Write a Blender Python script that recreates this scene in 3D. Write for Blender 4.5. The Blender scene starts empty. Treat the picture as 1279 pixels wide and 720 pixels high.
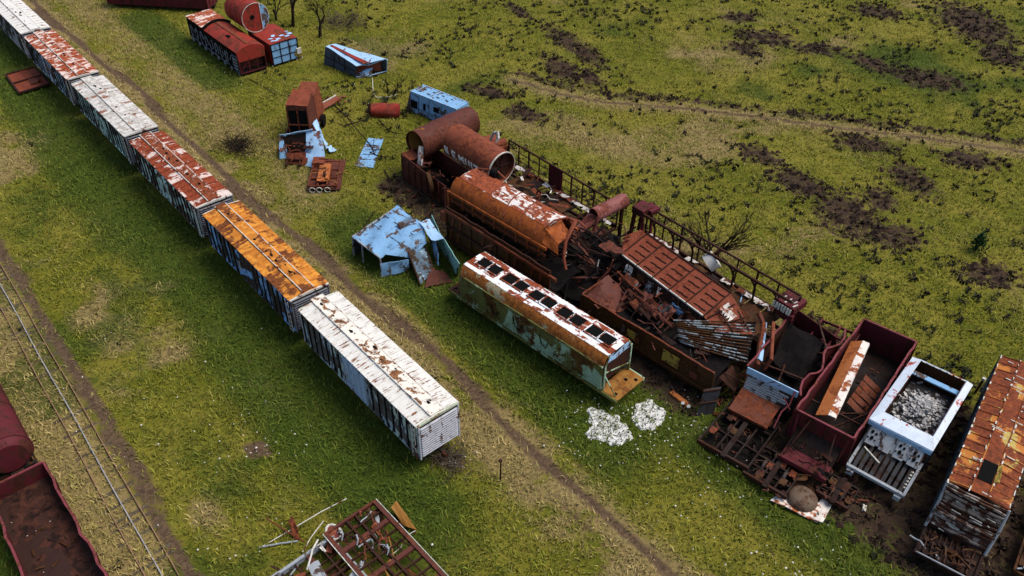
import bpy, bmesh, math, random
import numpy as np
from mathutils import Vector, Matrix, Euler
R = math.radians
rnd = random.Random(11)
sc = bpy.context.scene
COL = sc.collection

# ------------------------------------------------------------------ camera
F_PX, PITCH, ROLL, CAM_H = 1039.88, R(39.2627), R(0.9114), 45.797
TH = R(41.328)                       # bearing of the train line against the view
cr, sr = math.cos(ROLL), math.sin(ROLL)
cp, sp = math.cos(PITCH), math.sin(PITCH)
right = Vector((math.sin(TH), math.cos(TH), 0)); fh = Vector((-math.cos(TH), math.sin(TH), 0))
fwd = fh*cp + Vector((0, 0, -sp)); upv = fh*sp + Vector((0, 0, cp))
cx_ = right*cr + upv*sr; cy_ = upv*cr - right*sr; cz_ = -fwd
M = Matrix((cx_, cy_, cz_)).transposed().to_4x4(); M.translation = Vector((0, 0, CAM_H))
cd = bpy.data.cameras.new('camera'); cam = bpy.data.objects.new('camera', cd); COL.objects.link(cam)
cam.matrix_world = M; cd.lens = F_PX/1279*36; cd.sensor_width = 36; cd.clip_start = .5; cd.clip_end = 6000
sc.camera = cam

def P(px, py, z=0.0):
    """survey helper: where a point seen in the photograph lies on level z (metres)"""
    a = (px-639.5)/F_PX; b = (360-py)/F_PX
    d = cx_*a + cy_*b + fwd
    t = (z-CAM_H)/d.z
    return Vector((d.x*t, d.y*t, z))

# ------------------------------------------------------------------ mesh builder
def V(*a): return Vector(a)
class MB:
    def __init__(s): s.v = []; s.f = []
    def add(s, vs, fs):
        o = len(s.v); s.v += [tuple(p) for p in vs]; s.f += [tuple(i+o for i in f) for f in fs]; return s
    def hexa(s, p):
        return s.add(p, [(3,2,1,0),(4,5,6,7),(0,1,5,4),(1,2,6,5),(2,3,7,6),(3,0,4,7)])
    def box(s, x0,x1,y0,y1,z0,z1):
        return s.hexa([(x0,y0,z0),(x1,y0,z0),(x1,y1,z0),(x0,y1,z0),(x0,y0,z1),(x1,y0,z1),(x1,y1,z1),(x0,y1,z1)])
    def bar(s, p, q, w, h=None, up=(0,0,1)):
        p=Vector(p); q=Vector(q); h=h or w; d=(q-p)
        if d.length<1e-6: return s
        d.normalize(); u=Vector(up)
        if abs(d.dot(u))>.98: u=Vector((1,0,0)) if abs(d.x)<.9 else Vector((0,1,0))
        a=d.cross(u).normalized()*w/2; b=a.cross(d).normalized()*h/2
        return s.hexa([p-a-b,q-a-b,q+a-b,p+a-b,p-a+b,q-a+b,q+a+b,p+a+b])
    def tube(s, pts, r, n=6, r1=None, cap=True):
        pts=[Vector(p) for p in pts]; r1=r if r1 is None else r1; vs=[]; fs=[]; k=len(pts); pu=None
        for i,p in enumerate(pts):
            d=(pts[min(i+1,k-1)]-pts[max(i-1,0)]).normalized()
            u=pu if pu else (Vector((0,0,1)) if abs(d.z)<.9 else Vector((1,0,0)))
            a=d.cross(u).normalized(); b=a.cross(d).normalized(); pu=b
            rr=r+(r1-r)*i/max(1,k-1)
            vs += [p+a*rr*math.cos(2*math.pi*j/n)+b*rr*math.sin(2*math.pi*j/n) for j in range(n)]
        for i in range(k-1):
            for j in range(n): fs.append((i*n+j,i*n+(j+1)%n,(i+1)*n+(j+1)%n,(i+1)*n+j))
        if cap: fs += [tuple(range(n))[::-1], tuple((k-1)*n+j for j in range(n))]
        return s.add(vs,fs)
    def cyl(s,p,q,r,n=24,r1=None,cap=True): return s.tube([p,q],r,n,r1,cap)
    def shellcyl(s,p,q,r,th=.05,n=28,seg=6,a0=0,a1=2*math.pi,dent=0,cap0=False,cap1=False):
        """open thin-walled cylinder along p->q with real wall thickness and dents"""
        p=Vector(p);q=Vector(q);d=(q-p).normalized();u=Vector((0,0,1)) if abs(d.z)<.9 else Vector((1,0,0))
        a=d.cross(u).normalized();b=a.cross(d).normalized();g=[]
        ph=[rnd.uniform(0,6.28) for _ in range(4)]
        for i in range(seg+1):
            row=[]
            for j in range(n+1):
                t=a0+(a1-a0)*j/n
                k=dent*(math.sin(t*2+ph[0]+i*.9)*math.sin(i*1.1+ph[1])+.5*math.sin(t*3+ph[2]+i*.5))
                row.append(p+(q-p)*(i/seg)+(a*math.cos(t)+b*math.sin(t))*(r+k))
            g.append(row)
        s.sheet(g,th)
        for f,c in ((cap0,p),(cap1,q)):
            if f:
                s.cyl(c-d*.03,c+d*.03,r*.97,n)
        return s
    def plate(s, pts, th):
        pts=[Vector(p) for p in pts]; nrm=Vector((0,0,0)); k=len(pts)
        for i in range(k): nrm += pts[i].cross(pts[(i+1)%k])
        nrm.normalize(); o=nrm*th; fs=[tuple(range(k))[::-1], tuple(range(k,2*k))]
        fs += [(i,(i+1)%k,(i+1)%k+k,i+k) for i in range(k)]
        return s.add(pts+[p+o for p in pts],fs)
    def sheet(s, g, th):
        r=len(g); c=len(g[0]); g=[[Vector(p) for p in row] for row in g]; top=[];bot=[]
        for i in range(r):
            for j in range(c):
                a=g[min(i+1,r-1)][j]-g[max(i-1,0)][j]; b=g[i][min(j+1,c-1)]-g[i][max(j-1,0)]
                n=a.cross(b)
                n=n.normalized()*th/2 if n.length>1e-9 else Vector((0,0,th/2))
                top.append(g[i][j]+n); bot.append(g[i][j]-n)
        N=r*c; fs=[]
        for i in range(r-1):
            for j in range(c-1):
                q=(i*c+j,(i+1)*c+j,(i+1)*c+j+1,i*c+j+1); fs.append(q); fs.append(tuple(x+N for x in q[::-1]))
        edge=[i*c for i in range(r)]+[(r-1)*c+j for j in range(1,c)]+[i*c+c-1 for i in range(r-2,-1,-1)]+[j for j in range(c-2,0,-1)]
        for a,b in zip(edge,edge[1:]+edge[:1]): fs.append((a,a+N,b+N,b))
        return s.add(top+bot,fs)
    def prism(s, prof, x0, x1):
        k=len(prof); vs=[(x0,y,z) for y,z in prof]+[(x1,y,z) for y,z in prof]
        fs=[tuple(range(k))[::-1],tuple(range(k,2*k))]+[(i,(i+1)%k,(i+1)%k+k,i+k) for i in range(k)]
        return s.add(vs,fs)
    def quadsheet(s, a,b,c,d, th=.04, n=6, m=4, crumple=0, folds=0, fdir=0):
        """sheet spanning corners a(0,0) b(1,0) c(1,1) d(0,1), dented by crumple, ribbed by folds"""
        a,b,c,d=map(Vector,(a,b,c,d)); nrm=(b-a).cross(d-a).normalized(); ph=[rnd.uniform(0,6.28) for _ in range(6)]; g=[]
        if folds: 
            if fdir==0: n=folds*2
            else: m=folds*2
        for i in range(n+1):
            u=i/n; row=[]
            for j in range(m+1):
                v=j/m; p=a*(1-u)*(1-v)+b*u*(1-v)+c*u*v+d*(1-u)*v
                k=crumple*(math.sin(u*5+ph[0])*math.cos(v*4+ph[1])+.6*math.sin(u*11+v*7+ph[2])+.4*rnd.uniform(-1,1))
                if folds: k += .075*(1 if (i if fdir==0 else j)%2 else -1)
                row.append(p+nrm*k)
            g.append(row)
        return s.sheet(g,th)
    def mesh(s, name, mat, smooth=True):
        me=bpy.data.meshes.new(name); me.from_pydata(s.v,[],s.f); me.update()
        bm=bmesh.new(); bm.from_mesh(me); bmesh.ops.recalc_face_normals(bm,faces=bm.faces); bm.to_mesh(me); bm.free()
        if smooth:
            me.polygons.foreach_set('use_smooth',[True]*len(me.polygons)); me.set_sharp_from_angle(angle=R(32))
        me.materials.append(mat); return me

def tag(o,label=None,cat=None,group=None,kind=None):
    if label: o['label']=label
    if cat: o['category']=cat
    if group: o['group']=group
    if kind: o['kind']=kind
    return o
def thing(name,label,cat,loc=(0,0,0),rz=0,group=None,rot=None):
    o=bpy.data.objects.new(name,None); COL.objects.link(o); o.empty_display_size=.3
    o.location=loc; o.rotation_euler=rot if rot else (0,0,R(rz)); return tag(o,label,cat,group)
def part(name,mb,mat,par,label=None):
    me=mb.mesh(name,mat) if isinstance(mb,MB) else mb
    o=bpy.data.objects.new(name,me); COL.objects.link(o); o.parent=par
    if label: o['label']=label
    return o
def multi(name,items,par,label=None):
    """one part out of several builders, each keeping its own material"""
    mb=MB(); cut=[]
    for b,mat in items: mb.add(b.v,b.f); cut.append(len(mb.f))
    me=bpy.data.meshes.new(name); me.from_pydata(mb.v,[],mb.f); me.update()
    idx=[]; k=0
    for i,c in enumerate(cut): idx+= [i]*(c-k); k=c
    for _,mat in items: me.materials.append(mat)
    me.polygons.foreach_set('material_index',idx)
    bm=bmesh.new(); bm.from_mesh(me); bmesh.ops.recalc_face_normals(bm,faces=bm.faces); bm.to_mesh(me); bm.free()
    me.polygons.foreach_set('use_smooth',[True]*len(me.polygons)); me.set_sharp_from_angle(angle=R(32))
    return part(name,me,None,par,label)
def absorb(o,mb,mat):
    """flaked paint, slots and stiffeners that belong to part o: added to its mesh with their own material"""
    tmp=mb.mesh('tmp',mat); me=o.data; slot=len(me.materials); me.materials.append(mat)
    bm=bmesh.new(); bm.from_mesh(me); k=len(bm.faces); bm.from_mesh(tmp); bm.faces.ensure_lookup_table()
    for f in bm.faces[k:]: f.material_index=slot
    bm.to_mesh(me); bm.free(); bpy.data.meshes.remove(tmp); me.set_sharp_from_angle(angle=R(32)); return o
def solo(name,mb,mat,label,cat,loc=(0,0,0),rz=0,group=None,rot=None):
    o=bpy.data.objects.new(name,mb.mesh(name,mat)); COL.objects.link(o); o.location=loc
    o.rotation_euler=rot if rot else (0,0,R(rz)); return tag(o,label,cat,group)

# ------------------------------------------------------------------ materials
class NT:
    def __init__(s,name):
        s.m=bpy.data.materials.new(name); s.m.use_nodes=True; s.t=s.m.node_tree; s.n=s.t.nodes; s.n.clear()
        s.out=s.n.new('ShaderNodeOutputMaterial'); s.b=s.n.new('ShaderNodeBsdfPrincipled')
        s.t.links.new(s.b.outputs[0],s.out.inputs[0])
    def L(s,a,b): s.t.links.new(a,b)
    def math(s,op,a,b=None,clamp=False):
        n=s.n.new('ShaderNodeMath'); n.operation=op; n.use_clamp=clamp
        for i,x in enumerate((a,b)):
            if x is None: continue
            if isinstance(x,(int,float)): n.inputs[i].default_value=x
            else: s.L(x,n.inputs[i])
        return n.outputs[0]
    def coords(s,rand=True):
        tc=s.n.new('ShaderNodeTexCoord')
        if not rand: return tc.outputs['Object']
        oi=s.n.new('ShaderNodeObjectInfo'); k=s.math('MULTIPLY',oi.outputs['Random'],73.0)
        a=s.n.new('ShaderNodeVectorMath'); a.operation='ADD'; s.L(tc.outputs['Object'],a.inputs[0]); s.L(k,a.inputs[1]); return a.outputs[0]
    def scale(s,v,xyz):
        a=s.n.new('ShaderNodeVectorMath'); a.operation='MULTIPLY'; s.L(v,a.inputs[0]); a.inputs[1].default_value=xyz; return a.outputs[0]
    def snap(s,v,xyz):
        a=s.n.new('ShaderNodeVectorMath'); a.operation='SNAP'; s.L(v,a.inputs[0]); a.inputs[1].default_value=xyz; return a.outputs[0]
    def noise(s,v,scale=1,detail=8,rough=.6,dist=0):
        n=s.n.new('ShaderNodeTexNoise'); s.L(v,n.inputs['Vector']); n.inputs['Scale'].default_value=scale
        n.inputs['Detail'].default_value=detail; n.inputs['Roughness'].default_value=rough; n.inputs['Distortion'].default_value=dist
        return n.outputs['Fac']
    def step(s,x,a,b):
        n=s.n.new('ShaderNodeMapRange'); s.L(x,n.inputs['Value']); n.inputs['From Min'].default_value=a; n.inputs['From Max'].default_value=b
        n.interpolation_type='SMOOTHSTEP'; return n.outputs[0]
    def mix(s,f,a,b,mode='MIX'):
        n=s.n.new('ShaderNodeMix'); n.data_type='RGBA'; n.blend_type=mode
        if isinstance(f,(int,float)): n.inputs[0].default_value=f
        else: s.L(f,n.inputs[0])
        for i,x in ((6,a),(7,b)):
            if isinstance(x,tuple): n.inputs[i].default_value=x+(1,) if len(x)==3 else x
            else: s.L(x,n.inputs[i])
        return n.outputs[2]
    def done(s,col,rough=.75,metal=0,bump=None,bstr=.3,bdist=.05,spec=.3):
        if isinstance(col,tuple): s.b.inputs['Base Color'].default_value=col+(1,)
        else: s.L(col,s.b.inputs['Base Color'])
        if isinstance(rough,(int,float)): s.b.inputs['Roughness'].default_value=rough
        else: s.L(rough,s.b.inputs['Roughness'])
        s.b.inputs['Metallic'].default_value=metal; s.b.inputs['Specular IOR Level'].default_value=spec
        if bump is not None:
            bn=s.n.new('ShaderNodeBump'); bn.inputs['Strength'].default_value=bstr; bn.inputs['Distance'].default_value=bdist
            s.L(bump,bn.inputs['Height']); s.L(bn.outputs[0],s.b.inputs['Normal'])
        return s.m

RUST1=(.20,.055,.022); RUST2=(.085,.028,.014); RUSTD=(.035,.014,.009); ORANGE=(.42,.15,.025)
def metal(name,paint,amt=.5,r1=RUST1,r2=RUST2,sc=.9,streak=None,ks=.45,panel=None,kp=.4,third=None,tamt=.3,tsc=.5,rough=.72,dirt=.45,dirtcol=(.03,.02,.014),dsc=(1,1,1)):
    """weathered paint over rust: noise decides where the paint is gone; streak stretches it, panel breaks it per sheet"""
    r1=(r1[0]*.80,r1[1]*.68,r1[2]*.6); r2=(r2[0]*.66,r2[1]*.56,r2[2]*.52)
    t=NT(name); c=t.coords()
    m=t.noise(c,sc,10,.68,.5)
    if streak: m=t.math('ADD',t.math('MULTIPLY',m,1-ks),t.math('MULTIPLY',t.noise(t.scale(c,streak),sc,6,.6,.3),ks))
    if panel:
        pn=t.noise(t.snap(c,panel),7.3,0,.5); m=t.math('ADD',t.math('MULTIPLY',m,1-kp),t.math('MULTIPLY',pn,kp))
    th=.5+(amt-.5)*.34
    mask=t.math('SUBTRACT',1.0,t.step(m,th-.018,th+.022))
    nf=t.noise(c,sc*4.5,6,.7,.4)
    rust=t.mix(t.step(nf,.36,.64),r1,r2)
    pv=t.mix(t.math('MULTIPLY',t.step(t.noise(c,sc*2.3,8,.7),.35,.7),.35),paint,tuple(x*.62 for x in paint))
    if third: pv=t.mix(t.step(t.noise(c,tsc,6,.6,1.0),.5-(tamt-.5)*.34-.02,.5-(tamt-.5)*.34+.02),pv,third)
    col=t.mix(mask,pv,rust)
    dn=t.noise(t.scale(c,dsc),1.7,9,.75,.6)
    col=t.mix(t.math('MULTIPLY',t.step(dn,.52,.70),dirt),col,dirtcol)
    hb=t.math('ADD',t.math('MULTIPLY',mask,-.25),t.noise(c,9,5,.7))
    rg=t.math('ADD',t.math('MULTIPLY',mask,.15),rough-.08)
    return t.done(col,rg,0,hb,.35,.03,.14)
def graffiti(name,base,pale,second,line=(.012,.012,.014),sc=.45,amt=.5,seed=0,rust=.25,zr=None):
    """spray paint: big looping letter-like shapes with dark outlines, on weathered steel"""
    t=NT(name); c=t.coords(); cc=t.scale(c,(.8,.8,.55))
    n=t.noise(cc,sc,1.5,.45,2.2); th=.5-(amt-.5)*.34
    body=t.step(n,th-.003,th+.003); inner=t.step(n,th+.018,th+.022); second_m=t.step(t.noise(cc,sc*1.7,1,.4,1.5),.53,.54)
    streak=t.step(t.noise(t.scale(c,(3,3,.5)),1.1,3,.5,.6),.56,.58)
    fill=t.mix(second_m,pale,second); fill=t.mix(streak,fill,line)
    b=t.mix(t.step(t.noise(t.scale(c,(1.5,1.5,.4)),1.4,8,.7),.4,.65),base,tuple(x*.45 for x in base))
    col=t.mix(body,b,t.mix(inner,line,fill))
    rm=t.step(t.noise(c,1.6,10,.7,.4),.5+(.5-rust)*.34-.02,.5+(.5-rust)*.34+.02)
    col=t.mix(rm,col,t.mix(t.noise(c,5,5),RUST2,RUSTD))
    return t.done(col,.7,0,t.noise(c,8,5,.7),.25,.02)
def plain(name,col,var=.4,sc=3,rough=.8,metal_=0):
    t=NT(name); c=t.coords(); n=t.noise(c,sc,8,.7,.4)
    return t.done(t.mix(t.step(n,.3,.7),col,tuple(x*(1-var) for x in col)),rough,metal_,n,.3,.04,.1 if max(col)>.03 else .02)

M_={}
def mats():
    m=M_
    # roofs
    m['roofA']=metal('cream_roof_paint',(.60,.58,.53),.30,(.30,.15,.075),(.16,.085,.05),1.3,(6,.45,1),.6,dirt=.62,dirtcol=(.14,.10,.07),dsc=(5,.6,1))
    m['walkA']=metal('cream_walk_paint',(.68,.63,.54),.40,(.34,.17,.07),(.10,.05,.03),1.1,dirt=.8,dirtcol=(.03,.02,.015))
    m['roofB']=metal('orange_rust_roof',(.44,.155,.020),.42,(.22,.075,.022),(.13,.05,.018),.9,(3,.6,1),.35,panel=(1.0,.8,9),kp=.26,third=(.54,.22,.03),tamt=.42,tsc=1.1,dirt=.35,dirtcol=(.06,.03,.015))
    m['roofC']=metal('red_rust_white_roof',(.58,.47,.42),.64,(.33,.075,.028),(.17,.04,.02),1.1,None,panel=(.95,1.1,9),kp=.38,dirt=.3)
    m['roofD']=metal('grey_white_roof',(.54,.515,.475),.28,(.34,.16,.09),(.22,.13,.09),.6,(2.5,.6,1),.5,third=(.36,.335,.30),tamt=.5,tsc=1.2,dirt=.45,dirtcol=(.16,.14,.12),dsc=(3,.7,1))
    m['roofE']=metal('orange_red_flaking_roof',(.62,.50,.44),.57,(.42,.11,.04),(.26,.065,.03),1.0,(2.2,.6,1),.5,dirt=.25)
    m['roofF']=metal('pale_grey_roof',(.60,.58,.54),.24,(.30,.17,.11),(.22,.15,.11),.8,(2.4,.6,1),.5,dirt=.35,dirtcol=(.2,.17,.15))
    m['walkC']=metal('rust_walk',(.5,.4,.35),.72,(.30,.08,.03),(.12,.04,.02),1.2,dirt=.6)
    # sides
    m['sideA']=graffiti('faded_side_paint_pale',(.12,.11,.10),(.33,.40,.44),(.42,.50,.42),sc=.42,amt=.5)
    m['ribbed']=metal('ribbed_slate_panel',(.11,.16,.21),.46,(.10,.075,.05),(.03,.03,.03),.8,(.5,2,2),.5,third=(.28,.40,.48),tamt=.36,tsc=.5,dirt=.6)
    m['edge']=plain('dark_edge_strip',(.02,.017,.016),.4)
    m['sideB']=graffiti('blue_graffiti_side',(.05,.035,.03),(.20,.40,.68),(.16,.30,.52),sc=.40,amt=.58)
    m['sideC']=graffiti('mint_graffiti_side',(.10,.065,.05),(.50,.62,.58),(.42,.56,.52),sc=.45,amt=.58)
    m['sideD']=graffiti('pale_mint_side',(.11,.09,.08),(.45,.60,.54),(.38,.52,.48),sc=.36,amt=.62)
    m['sideE']=graffiti('pale_blue_side',(.11,.06,.045),(.46,.58,.68),(.40,.50,.60),sc=.42,amt=.6)
    m['sideF']=graffiti('grey_side',(.05,.045,.042),(.42,.42,.42),(.30,.30,.31),sc=.38,amt=.5)
    m['end']=metal('grey_corrugated_end',(.40,.40,.43),.30,(.12,.07,.05),(.05,.04,.035),1.2,(3,3,.6),.5,dirt=.55)
    m['endD']=metal('dark_corrugated_end',(.13,.135,.155),.35,(.10,.05,.035),(.05,.03,.025),1.2,(3,3,.6),.5,dirt=.5)
    m['trimW']=metal('worn_highlight_trim',(.55,.52,.46),.30,dirt=.45)  # worn pale paint; on trims it also imitates bright edge highlights
    m['dirtyfascia']=metal('greenish_cream_fascia',(.36,.39,.28),.3,(.3,.2,.1),(.2,.13,.08),1.5,dirt=.3)
    m['doorblue']=metal('blue_grey_door',(.34,.44,.55),.28,(.12,.07,.05),(.06,.04,.03),1,(3,3,.5),.5,dirt=.5)
    m['black']=plain('black_steel',(.011,.009,.009),.5)
    m['blackrust']=metal('blackened_rust',(.015,.008,.006),.5,(.026,.010,.007),(.010,.006,.005),.9,dirt=.4)
    m['under']=metal('underframe_steel',(.016,.013,.011),.45,RUST2,RUSTD,1.5)
    m['wheel']=metal('wheel_steel',(.05,.04,.035),.5,RUST2,RUSTD,2)
    m['railsteel']=plain('bright_rail_steel',(.50,.46,.42),.3,2,.45,.6)
    m['railrust']=plain('rusty_rail_steel',(.26,.15,.09),.4,2,.7)
    # rust family
    m['rust']=metal('rust_steel',(.11,.032,.016),.55,RUST1,RUST2,.8,dirt=.5)
    m['rustdark']=metal('dark_rust_steel',(.034,.013,.008),.5,(.058,.02,.010),RUSTD,.9,dirt=.5)
    m['rustbrown']=metal('brown_rust_side',(.060,.026,.008),.5,(.10,.04,.012),(.05,.022,.01),.7,(2.5,2.5,.5),.5,dirt=.55)
    m['rustorange']=metal('orange_rust_side',(.26,.062,.012),.5,(.36,.11,.022),(.19,.05,.016),.6,(1.5,1.5,.5),.4,dirt=.35)
    m['tankrust']=metal('tank_red_rust',(.17,.044,.022),.55,(.25,.075,.035),(.13,.038,.022),.6,dirt=.35,dirtcol=(.06,.025,.018))
    m['tankdark']=metal('tank_dark_rust',(.085,.025,.018),.5,(.15,.05,.03),(.08,.03,.022),.6,dirt=.4)
    m['redtank']=metal('red_tank_paint',(.23,.026,.016),.4,(.22,.05,.03),(.13,.03,.02),.6,dirt=.3)
    m['maroon']=metal('maroon_paint',(.085,.012,.016),.42,(.08,.022,.016),(.05,.018,.014),.7,(2,2,.5),.5,dirt=.5)
    m['maroonlight']=metal('maroon_rim_paint',(.16,.034,.040),.35,(.16,.05,.035),(.09,.03,.025),1.2,dirt=.3)
    m['whiteroof']=metal('white_roof_rust_flakes',(.62,.58,.54),.62,(.36,.10,.04),(.18,.05,.025),.9,(1,3,1),.4,panel=(1.3,2.5,9),kp=.25,dirt=.35)
    m['hopperwhite']=metal('hopper_white_plate',(.72,.72,.71),.49,(.30,.075,.03),(.18,.045,.02),.8,(1.5,3,1),.45,panel=(1.8,.5,9),kp=.3,dirt=.25)
    m['hopperside']=metal('hopper_green_side',(.30,.42,.28),.42,(.15,.075,.018),(.055,.038,.014),.6,(1.3,1.3,.35),.45,third=(.115,.115,.032),tamt=.60,tsc=.22,dirt=.55,dirtcol=(.03,.027,.010),dsc=(1.4,1.4,.5))
    m['hoppershoulder']=metal('hopper_orange_shoulder',(.36,.30,.17),.74,(.44,.17,.035),(.24,.085,.022),.7,None,panel=(1.45,9,9),kp=.25,dirt=.35)
    m['ochre']=metal('ochre_deck_plate',(.24,.11,.022),.4,(.28,.12,.02),(.13,.06,.018),.8,dirt=.35)
    m['panelrust']=metal('rusted_roof_panel',(.19,.046,.022),.5,(.25,.066,.030),(.15,.042,.024),.9,None,panel=(1.0,.7,9),kp=.2,dirt=.3)
    m['blue']=metal('sky_blue_paint',(.17,.33,.52),.34,(.14,.10,.08),(.06,.06,.065),.7,dirt=.6,dirtcol=(.03,.035,.04))
    m['bluepale']=metal('pale_blue_paint',(.30,.47,.66),.20,(.22,.08,.05),(.12,.07,.06),.8,dirt=.3)
    m['bluedark']=metal('slate_blue_paint',(.052,.068,.09),.35,(.08,.05,.04),(.04,.035,.035),.8,dirt=.5)
    m['teal']=metal('teal_paint',(.24,.45,.40),.25,(.17,.20,.14),(.10,.10,.07),.9,dirt=.2)
    m['rimwhite']=metal('blue_white_rim',(.55,.61,.68),.27,(.52,.12,.10),(.34,.09,.07),.8,dirt=.15)
    m['greysteel']=metal('grey_gusset_steel',(.26,.28,.30),.3,(.10,.07,.06),(.05,.045,.04),1.5,dirt=.5)
    m['darkgrey']=metal('dark_grey_steel',(.034,.035,.038),.4,(.05,.035,.03),(.025,.02,.018),1.2,dirt=.4)
    m['planks']=metal('weathered_planks',(.22,.25,.26),.5,(.10,.055,.03),(.05,.03,.02),1.1,(.5,3,3),.5,dirt=.6)
    m['floorrust_shade']=metal('shaded_rusty_floor',(.009,.005,.004),.5,(.022,.009,.007),(.008,.005,.004),.45,dirt=.5,dirtcol=(.012,.006,.005))  # rust taken near black: shade of the deep interior put into the colour
    m['yellowpatch']=metal('ochre_repair_patch',(.30,.21,.04),.35,(.2,.1,.03),(.1,.05,.02),1.5,dirt=.4)
    m['beam']=metal('orange_white_beam',(.62,.56,.50),.42,(.38,.13,.04),(.24,.07,.03),.8,(1,3,3),.3,dirt=.2)
    m['beamorange']=metal('orange_rust_beam',(.34,.11,.03),.4,(.36,.12,.035),(.2,.06,.025),.9,dirt=.3)
    m['rbroof']=metal('rusty_orange_patchwork_roof',(.38,.13,.022),.64,(.24,.065,.022),(.14,.04,.018),.8,None,panel=(.8,1.0,9),kp=.35,third=(.36,.27,.07),tamt=.2,tsc=.8,dirt=.5)
    m['whitedash']=plain('flaked_highlight_white',(.62,.60,.52),.6,4)  # white flakes, also laid along rims and edges as painted highlights
    m['endbrown']=metal('brown_warped_end',(.26,.21,.18),.55,(.12,.06,.04),(.05,.03,.025),1.3,dirt=.45)
    m['whitepaint']=plain('flaked_white_lettering',(.68,.64,.60),.25,5)
    m['blackhole']=plain('hole_shade_black',(.006,.006,.006),.3)  # flat black standing in for the darkness inside holes and openings
    m['rubble']=plain('grey_white_rubble',(.52,.50,.48),.8,2.2)
    m['powder']=plain('white_powder',(.64,.63,.60),.4,3,.95)
    m['litter']=plain('pale_litter',(.62,.60,.55),.3,3)
    m['bark']=plain('dark_bark',(.030,.022,.016),.5,3,.9)
    m['twig']=plain('pale_twig',(.10,.075,.05),.5,3,.9)
    m['bush']=plain('dark_green_leaves',(.012,.045,.012),.5,4,.8)
    m['earth']=plain('dark_earth_clods',(.038,.022,.015),.5,2,.95)
    m['copper']=metal('worn_copper_dome',(.11,.075,.05),.5,(.14,.09,.06),(.06,.04,.03),1.2,dirt=.3)
    m['floorbrown']=metal('dirty_rust_floor',(.030,.013,.009),.5,(.075,.030,.020),(.016,.008,.006),.35,dirt=.6,dirtcol=(.010,.006,.005))
    m['sleeper']=plain('weathered_sleeper_wood',(.105,.082,.055),.6,3,.95)
    m['cylpink']=metal('purple_rust_cylinder',(.21,.075,.065),.5,(.22,.07,.05),(.12,.04,.035),.9,dirt=.3)
mats()
# ------------------------------------------------------------------ ground masks (world metres)
NP=np.random.default_rng(5)
_tab=NP.random((256,256))
def vnoise(x,y,s):
    x=np.asarray(x)/s+1000.3; y=np.asarray(y)/s+1000.7
    xi=np.floor(x).astype(int); yi=np.floor(y).astype(int); fx=x-xi; fy=y-yi
    fx=fx*fx*(3-2*fx); fy=fy*fy*(3-2*fy); g=lambda a,b:_tab[a%256,b%256]
    return (g(xi,yi)*(1-fx)+g(xi+1,yi)*fx)*(1-fy)+(g(xi,yi+1)*(1-fx)+g(xi+1,yi+1)*fx)*fy
def fb(x,y,s): return .5*vnoise(x,y,s)+.3*vnoise(x,y,s*.47)+.2*vnoise(x,y,s*.21)
def band(v,a,b,e): return np.clip((v-a)/e+.5,0,1)*np.clip((b-v)/e+.5,0,1)
def ell(px,py,rx,ry,ang=0):
    """earth patch: centre and half axes measured on the ground through survey points"""
    c=P(px,py); u=P(px+rx*math.cos(R(ang)),py+rx*math.sin(R(ang)))-c; v=P(px-ry*math.sin(R(ang)),py+ry*math.cos(R(ang)))-c
    return (c.x,c.y,np.linalg.inv(np.array([[u.x,v.x],[u.y,v.y]])))
EARTH=[ell(718,58,62,14,33),ell(704,88,40,16,28),ell(735,98,30,10,20),ell(955,48,48,13,8),ell(930,62,30,10,15),ell(1215,30,75,26,25),ell(1250,70,40,16,20),
       ell(1095,15,40,10,10),ell(1000,230,55,18,25),ell(1060,270,62,34,28),ell(1110,295,55,20,8),ell(1235,343,45,20,5),ell(1140,225,50,20,30),ell(1080,180,55,14,10),
       ell(655,143,32,12,12),ell(610,115,40,9,12),ell(950,195,40,14,20),ell(648,15,20,8,30),ell(925,22,30,8,0),ell(1090,80,40,10,20),ell(1160,100,60,14,10),
       ell(1020,62,40,9,5),ell(1210,200,50,14,10),ell(1100,250,30,20,30)]
MOUND=[ell(322,562,22,13,10),ell(560,575,24,12,20)]
BUSHP=[ell(298,184,16,7,0)]
def emask(L,X,Y):
    o=np.zeros_like(X)
    for cx,cy,I in L:
        dx=X-cx; dy=Y-cy; a=I[0,0]*dx+I[0,1]*dy; b=I[1,0]*dx+I[1,1]*dy
        o=np.maximum(o,np.clip(1.25-np.sqrt(a*a+b*b),0,1))
    return o
PATHPTS=np.array([(P(px,py).x,P(px,py).y) for px,py in ((640,100),(700,118),(760,129),(850,135),(950,147),(1050,160),(1150,172),(1279,190),(1400,206))])
def pathdist(X,Y):
    d=np.full_like(X,1e9)
    for a,b in zip(PATHPTS[:-1],PATHPTS[1:]):
        ab=b-a; t=np.clip(((X-a[0])*ab[0]+(Y-a[1])*ab[1])/(ab@ab),0,1)
        d=np.minimum(d,np.hypot(X-a[0]-t*ab[0],Y-a[1]-t*ab[1]))
    return d
def rutY(X): return 26.5+.35*np.sin(X*.11)+.25*np.sin(X*.31+1)
def railY(X): return -.021*(X+56.8)
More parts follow.
